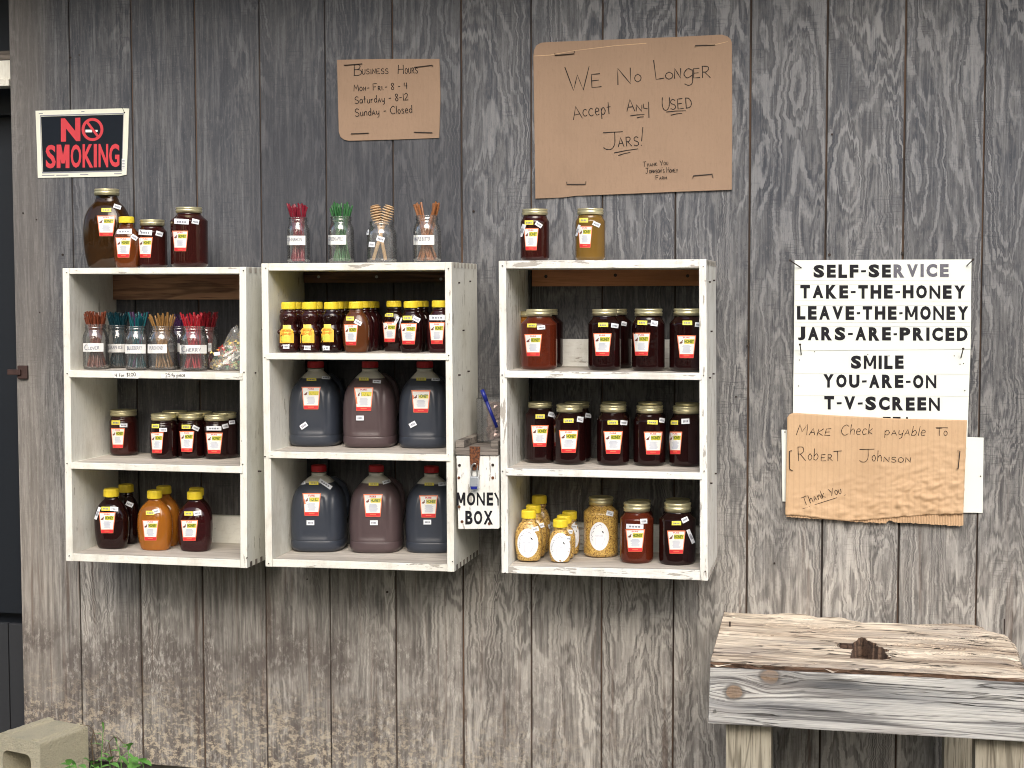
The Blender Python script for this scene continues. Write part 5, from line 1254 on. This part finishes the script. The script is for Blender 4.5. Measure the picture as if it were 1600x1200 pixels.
mesh('shackle', *tube([U(x, y, YM - .014) for x, y in crom([(737, 748), (736.8, 732), (738.5, 726.5), (741.5, 724.5), (744.5, 726.5), (745.8, 732), (745.8, 748)])], .0024, 8), M['steel'], pl, smooth=True)
prism('lock_body', [U(x, y, YM - .024) for x, y in ((734.2, 745), (746.8, 745.3), (746.5, 763), (744, 765.5), (737, 765.5), (734.3, 763))], YM - .008, plain('lock_blue', (.46, .50, .54), .35, .5), pl, .0015)
prism('lock_band', [U(x, y, YM - .0248) for x, y in ((735, 760), (746, 760), (745, 764.5), (736, 764.5))], YM - .0242, M['blue'], pl)
ik = Ink(flat(YM))
for ch, xa, xb in (('M', 713.5, 727), ('O', 729.5, 742.5), ('N', 745, 757.5), ('E', 760.5, 770.5)): (blockM(ik, xa, 769.5, xb, 790, 0, 3.2) if ch == 'M' else ik.text(ch, xa, 769.5, xb, 790, 0, .02 if ch == 'N' else .04, lay=.3))
ik.stroke([(773, 770), (775.5, 775), (778.6, 781.5)], 3.0, 0); ik.stroke([(778.3, 779), (778.3, 790)], 2.2, 0)
for ch, xa, xb in (('B', 727, 738.5), ('O', 740.5, 753.5), ('X', 755.5, 770)): ik.text(ch, xa, 798, xb, 819.5, 0, .04, lay=.3)
ik.build('lettering', M['letter'], mb)
for q in ((718, 727), (770, 726.5), (717, 746.5), (770, 746.5), (717.5, 792), (722, 815), (764.5, 818)): nail(q[0], q[1], mb, .0040, 'rust' if q[1] > 740 else 'darksteel', Y=YM - .0008)
cupz = tz + .001
cc = U(770, 650, -.11); sc_ = (cc - CAM).dot(fw) / F_PX
cup = thing('clear_plastic_cup', (cc.x, -.11, cupz), 'clear square plastic cup on the money box lid', 'cup')
cw = 23 * sc_; ch_ = U(765, 622, -.11).z - cupz
v, f = srev([(0, cw * .93), (.004, cw * .97), (ch_, cw * 1.02), (ch_, cw * .99), (.006, cw * .93)], cc.x, -.11, cupz, 24, 1, 6); mesh('cup_wall', v, f, M['cup'], cup)
V, Fc = [], []
for j in range(13):
    for i in range(16):
        a = 2 * math.pi * i / 16; rr = cw * .66 * (1 + .25 * noise.noise((i * 1.7, j * .9, 3))); V.append(Vector((cc.x + .008 + rr * math.cos(a), -.10 + rr * math.sin(a), cupz + .008 + j / 12 * ch_ * .86)))
for j in range(12):
    for i in range(16): Fc.append((j * 16 + i, j * 16 + (i + 1) % 16, (j + 1) * 16 + (i + 1) % 16, (j + 1) * 16 + i))
Fc.append(tuple(range(12 * 16, 13 * 16)))
tag(mesh('foil_packet', V, Fc, M['foil'], None, origin=(cc.x, -.10, cupz + .008)), 'crinkled brownish foil packet inside the clear cup', 'foil packet')
pen = thing('blue_pen', U(777, 669, -.14), 'bright blue pen standing in the clear cup', 'pen')
pa, pb = U(776.5, 668, -.15), U(753, 609, -.15)
mesh('pen_barrel', *tube([pa, pa + (pb - pa) * .82], .0048, 10), M['blue'], pen, smooth=True); mesh('pen_cap', *tube([pa + (pb - pa) * .70, pb], .0062, 10), M['blue'], pen, smooth=True)

# ---------------------------------------------------------------- bench
ZT = 1.55 - .8715
bn = thing('rustic_bench', (2.45, -.32, .055), 'rustic wooden bench with rotten, bleached top board', 'bench')
back = [(1133, 951), (1165, 951.5), (1200, 953.5), (1235, 953), (1262, 953.5), (1280, 957), (1320, 960), (1348, 963.5), (1352, 967), (1400, 969), (1440, 971.5), (1475, 969), (1492, 968), (1520, 971), (1540, 975), (1546, 982), (1570, 988), (1585, 997), (1592, 1010), (1594, 1022), (1600, 1040), (1606, 1052)]
bk = [UZ(x, y, ZT) for x, y in back]
fx0, fx1 = UZ(1110, 1034, ZT), UZ(1640, 1063, ZT)
nx, ny = 260, 90
import bisect
cum = [0]
for a_, b_ in zip(bk, bk[1:]): cum.append(cum[-1] + (b_ - a_).length)
def backpt(u):
    s_ = u * cum[-1]; k = min(len(bk) - 2, max(0, bisect.bisect_right(cum, s_) - 1)); t = (s_ - cum[k]) / (cum[k + 1] - cum[k]); return bk[k].lerp(bk[k + 1], t)
hole = [(1306, 1003), (1318, 1005), (1332, 1006), (1340, 998), (1346, 994), (1352, 997), (1362, 1003), (1372, 1009), (1387, 1016), (1382, 1020), (1391, 1029), (1378, 1031.5), (1350, 1031), (1332, 1028), (1330, 1024), (1334, 1014), (1322, 1013), (1310, 1009)]
hp = [UZ(x, y, ZT) for x, y in hole]; hc_ = sum(hp, Vector((0, 0, 0))) / len(hp)
def inpoly(x, y, P):
    c_ = False; j = len(P) - 1
    for i in range(len(P)):
        if (P[i].y > y) != (P[j].y > y) and x < (P[j].x - P[i].x) * (y - P[i].y) / (P[j].y - P[i].y) + P[i].x: c_ = not c_
        j = i
    return c_
V, Fc = [], []
for j in range(ny + 1):
    for i in range(nx + 1):
        u, v = i / nx, j / ny
        f_ = fx0.lerp(fx1, u); b_ = backpt(u)
        # rows run along the grain: front edge straight, back edge ragged
        p = f_.lerp(b_, v)
        crk = noise.noise((p.x * 2.2 + 4, p.y * 46, 11)); h = -.010 * max(0, 1 - abs(crk) / .05) * (1 if noise.noise((p.x * 3, p.y * 14, 17)) > .02 else 0) + .010 * noise.noise((p.x * 1.6, p.y * 9, 1)) * v + .0035 * noise.noise((p.x * 5, p.y * 60, 4)) + .0016 * noise.noise((p.x * 12, p.y * 190, 6))
        rotv = min(1, max(0, (u - .55) * 3)) * min(1, max(0, (v - .25) * 2))
        h -= .016 * rotv * (.5 + noise.noise((p.x * 7, p.y * 22, 8)))
        h -= .025 * max(0, v - .93) / .07 * (.6 + noise.noise((p.x * 9, 2, 3)))
        if inpoly(p.x + .004 * noise.noise((p.x * 70, p.y * 70, 2)), p.y + .006 * noise.noise((p.x * 70, p.y * 70, 5)), hp):
            h -= .055 + .006 * noise.noise((p.x * 30, p.y * 60, 3))
        V.append(Vector((p.x, p.y, ZT + h)))
for j in range(ny):
    for i in range(nx): k = j * (nx + 1) + i; Fc.append((k, k + 1, k + nx + 2, k + nx + 1))
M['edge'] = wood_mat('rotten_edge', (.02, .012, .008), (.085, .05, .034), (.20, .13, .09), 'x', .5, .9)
Mi = [1 if sum(V[q].z < ZT - .026 for q in f) >= 1 and inpoly(sum(V[q].x for q in f) / 4, sum(V[q].y for q in f) / 4, [p_ + (p_ - hc_) * .12 for p_ in hp]) else 0 for f in Fc]  # hole faces: rotten brown wood, with the hole's shade darkened into its colour
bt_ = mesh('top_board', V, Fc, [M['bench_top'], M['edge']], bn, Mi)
# ragged front edge of the top board
V, Fc = [], []
for i in range(nx + 1):
    f_ = fx0.lerp(fx1, i / nx)
    for j in range(6):
        t = j / 5; V.append(Vector((f_.x, f_.y + .010 * abs(noise.noise((f_.x * 25, t * 4, 1))) * (t > 0) + .012 * t * t, ZT - .0005 - t * .026 + .003 * noise.noise((f_.x * 14, t * 3, 9)))))
for i in range(nx):
    for j in range(5): k = i * 6 + j; Fc.append((k, k + 1, k + 7, k + 6))
M['edge'] = wood_mat('rotten_edge', (.02, .012, .008), (.10, .055, .035), (.24, .15, .10), 'x', .5, .9)
mesh('rotten_edge', V, Fc, M['edge'], bn)
V = [bk[0], fx0, fx0 + Vector((0, 0, -.03)), bk[0] + Vector((0, 0, -.03))]; mesh('board_end', V, [(0, 1, 2, 3)], M['edge'], bn)
YA = -.628
kk = [(U(1203, 1058, YA), .017), (U(1147, 1081, YA), .016)]
M['apron'] = wood_mat('silver_apron_board', (.04, .038, .042), (.30, .305, .31), (.70, .69, .65), 'x', 1.6, .8, rnd=False, freq=1.3, lines=1.1, cracks=.6, knots=[(tuple(k), r) for k, r in kk])
ap = prism('apron_board', [U(1109.5, 1043.5, YA), U(1640, 1068.3, YA), U(1640, 1161.5, YA), U(1106.5, 1130.5, YA)], YA + .036, M['apron'], bn, .002)
box('rear_apron', (2.0, -.11, ZT - .17), (2.46, -.075, ZT - .05), M['leg'], bn)
def leg(xa, xb, Y, th=.09):
    a_, b_ = U(xa, 1160, Y).x, U(xb, 1160, Y).x; box('leg', (a_, Y, .05), (b_, Y + th, ZT - .03), M['leg'], bn, .003)
leg(1134, 1205, YA + .038); leg(1524, 1601, YA + .038)
box('leg', (U(1475, 1170, -.15).x, -.15, .05), (U(1521, 1170, -.15).x, -.065, ZT - .03), M['leg'], bn, .003); box('leg', (2.02, -.15, .05), (2.11, -.065, ZT - .03), M['leg'], bn, .003)
def nl(px, py, r, Z=None, Y=None, ln=.0):
    p = UZ(px, py, Z) if Z else U(px, py, Y); d = Vector((0, 0, 1)) if Z else Vector((0, -1, 0))
    v, f = tube([p - d * .003, p + d * (.0015 + ln)], r, 8); mesh('nail', v, f, M['darksteel'] if Z else M['steel'], bn)
nl(1140.5, 978, .0022, Z=ZT, ln=.010); nl(1569, 989, .0016, Z=ZT, ln=.035); nl(1117, 1111, .0042, Y=YA - .001)

# ---------------------------------------------------------------- concrete block
A_ = Vector((.023, -.287, .25)); e1 = Vector((.28, .96, 0)).normalized(); e2 = Vector((-.96, .28, 0)).normalized()
cb = thing('concrete_block', A_ + e2 * .2 + e1 * .1 - Vector((0, 0, .19)), 'hollow concrete block on the ground at the lower left', 'concrete block')
def bpnt(a, b, c): return A_ + e2 * a + e1 * b + Vector((0, 0, c - .19))
bm = bmesh.new()
# outline of the cored face in (a, c): outer rectangle and two cores
L_, Hh, t_ = .185, .19, .030
def rr_(a0, a1, c0, c1, r=.012, n=4):
    o = []
    for (ca, cc_, s0) in ((a1 - r, c1 - r, 0), (a0 + r, c1 - r, 90), (a0 + r, c0 + r, 180), (a1 - r, c0 + r, 270)):
        for k in range(n + 1): t = math.radians(s0 + 90 * k / n); o.append((ca + r * math.cos(t), cc_ + r * math.sin(t)))
    return o
outer = rr_(0, L_, 0, Hh, .008, 3); cores = [rr_(t_ + .008, L_ - t_, t_, Hh - t_ - .012, .022)]
for side in (0, .19):
    loops = []
    for lp in [outer] + cores:
        vs = [bm.verts.new(bpnt(a_, side, c_)) for a_, c_ in lp]; es = [bm.edges.new((vs[i], vs[(i + 1) % len(vs)])) for i in range(len(vs))]; loops.append((vs, es))
    bmesh.ops.triangle_fill(bm, edges=[e for _, es in loops for e in es], use_beauty=True)
    if side == 0: L0 = loops
    else:
        for (v0, _), (v1, _) in zip(L0, loops):
            for i in range(len(v0)): bm.faces.new((v0[i], v0[(i + 1) % len(v0)], v1[(i + 1) % len(v1)], v1[i]))
bmesh.ops.recalc_face_normals(bm, faces=bm.faces)
me = bpy.data.meshes.new('block_body')
for v in bm.verts: v.co -= ROOT[cb]
bm.to_mesh(me); bm.free(); me.materials.append(M['block']); o = bpy.data.objects.new('block_body', me); C.objects.link(o); o.parent = cb
for bb, hw_ in ((.012, .022), (.135, .026)):      # low flanges running back along the top
    V = []
    for k in range(15):
        b_ = .004 + .182 * k / 14; w_ = .0025 * noise.noise((k * .7, bb * 40, 1))
        V += [bpnt(bb + da + w_, b_, .19 + dz + .001 * noise.noise((k * 1.3, da * 90, 5))) for da, dz in ((0, -.001), (.006, .006), (hw_, .007), (hw_ + .007, -.001))]
    mesh('flange', V, [(k * 4 + q, k * 4 + q + 1, k * 4 + q + 5, k * 4 + q + 4) for k in range(14) for q in range(3)] + [(0, 3, 2, 1), (56, 57, 58, 59)], M['block'], cb)

# ---------------------------------------------------------------- weeds
def leafblade(p, d, L, w, droop=.4, lobes=1):
    V, Fc = [], []; d = d.normalized(); s_ = d.cross(Vector((0, 0, 1))).normalized() if abs(d.z) < .95 else Vector((1, 0, 0)); n = 7
    for i in range(n + 1):
        t = i / n; c_ = p + d * L * t + Vector((0, 0, -droop * L * t * t)); ww = w * math.sin(math.pi * min(1, .06 + t * .94)) ** .8 * (1 - .35 * t)
        if lobes > 1: ww *= 1 + .55 * math.cos(t * math.pi * 2 * lobes)
        V += [c_ - s_ * ww + Vector((0, 0, ww * .25)), c_, c_ + s_ * ww + Vector((0, 0, ww * .25))]
    for i in range(n):
        for k in (0, 1): a_ = i * 3 + k; Fc.append((a_, a_ + 1, a_ + 4, a_ + 3))
    return V, Fc
M['leaf_dry'] = plain('dry_stem', (.10, .07, .04), .8)
def weed(px, Y, label, tops, leaves, mat='leaf'):
    b = U(px, 1200, Y); b.z = .057
    root = thing('weed', b, label, 'weed', 'green weeds at the foot of the wall')
    pts = [b, b + Vector((.002, 0, .04))] + [U(x, y, Y) for x, y in tops]
    mesh('stem', *tube(pts, .0022, 6, .0009), M[mat], root)
    for (x, y, ang, L, w, lb) in leaves:
        p = U(x, y, Y); d = Vector((math.cos(math.radians(ang)), -.35, math.sin(math.radians(ang))))
        v, f = leafblade(p, d, L, w, .35, lb); mesh('leaf', v, f, M[mat], root, smooth=True)
weed(158, -.16, 'tall thin grassy weed beside the concrete block', [(158, 1190), (160, 1160), (162, 1130)], [(162, 1140, 85, .05, .004, 1), (160, 1160, 35, .04, .005, 1), (160, 1165, 145, .04, .005, 1), (159, 1178, 20, .035, .006, 1), (161, 1148, 150, .03, .004, 1)])
weed(202, -.14, 'weed with pointed lobed leaves in front of the wall gap', [(202, 1192), (201, 1180), (200, 1166)], [(201, 1172, 70, .055, .010, 2), (200, 1176, 215, .055, .012, 2), (201, 1178, 335, .055, .013, 2), (201, 1168, 130, .03, .008, 1), (202, 1185, 300, .05, .012, 2)])
weed(225, -.17, 'broad-leaved weed at the right end of the weed patch', [(224, 1197), (222, 1190)], [(222, 1190, 10, .04, .014, 1), (222, 1190, 160, .04, .013, 1), (223, 1192, 80, .03, .014, 1), (220, 1196, 200, .05, .018, 1)])
weed(120, -.30, 'short broad-leaved weed in front of the concrete block', [(119, 1198), (118, 1192)], [(117, 1198, 100, .045, .014, 1), (121, 1197, 20, .04, .013, 1), (118, 1199, 170, .04, .012, 1), (150, 1199, 60, .035, .014, 1)])
weed(148, -.13, 'dark bent dry stems leaning on the wall beside the block', [(143, 1160), (146, 1142), (139, 1134), (125, 1132)], [(146, 1142, 300, .05, .002, 1), (148, 1110, 20, .06, .003, 1), (150, 1106, 30, .05, .003, 1), (146, 1118, 160, .05, .002, 1)], 'leaf_dry')
weed(180, -.11, 'arching dry stem between the two leafy weeds', [(170, 1160), (178, 1151), (186, 1154), (197, 1166)], [(170, 1160, 250, .03, .003, 1), (160, 1168, 160, .03, .003, 1)], 'leaf_dry')

weed(172, -.20, 'small bright leafy weed between the grassy weed and the lobed weed', [(172, 1196), (171, 1188)], [(171, 1189, 60, .040, .013, 1), (171, 1190, 140, .040, .013, 1), (172, 1193, 10, .040, .012, 1), (171, 1196, 185, .04, .013, 1)])
weed(142, -.22, 'low weed with two broad leaves close to the concrete block', [(142, 1198), (143, 1192)], [(142, 1193, 120, .038, .014, 1), (143, 1193, 45, .040, .013, 1), (143, 1196, 5, .035, .011, 1)])

weed(108, -.33, 'tiny leafy sprig at the front foot of the concrete block', [(109, 1199), (108, 1194)], [(108, 1195, 80, .035, .012, 1), (108, 1196, 150, .03, .011, 1), (109, 1197, 20, .03, .011, 1)])
weed(190, -.10, 'slender pale weed leaning left against the lower boards', [(189, 1190), (186, 1172), (181, 1156)], [(183, 1160, 100, .045, .006, 1), (186, 1168, 30, .04, .007, 1), (187, 1174, 160, .04, .008, 1), (188, 1182, 340, .04, .009, 1)])
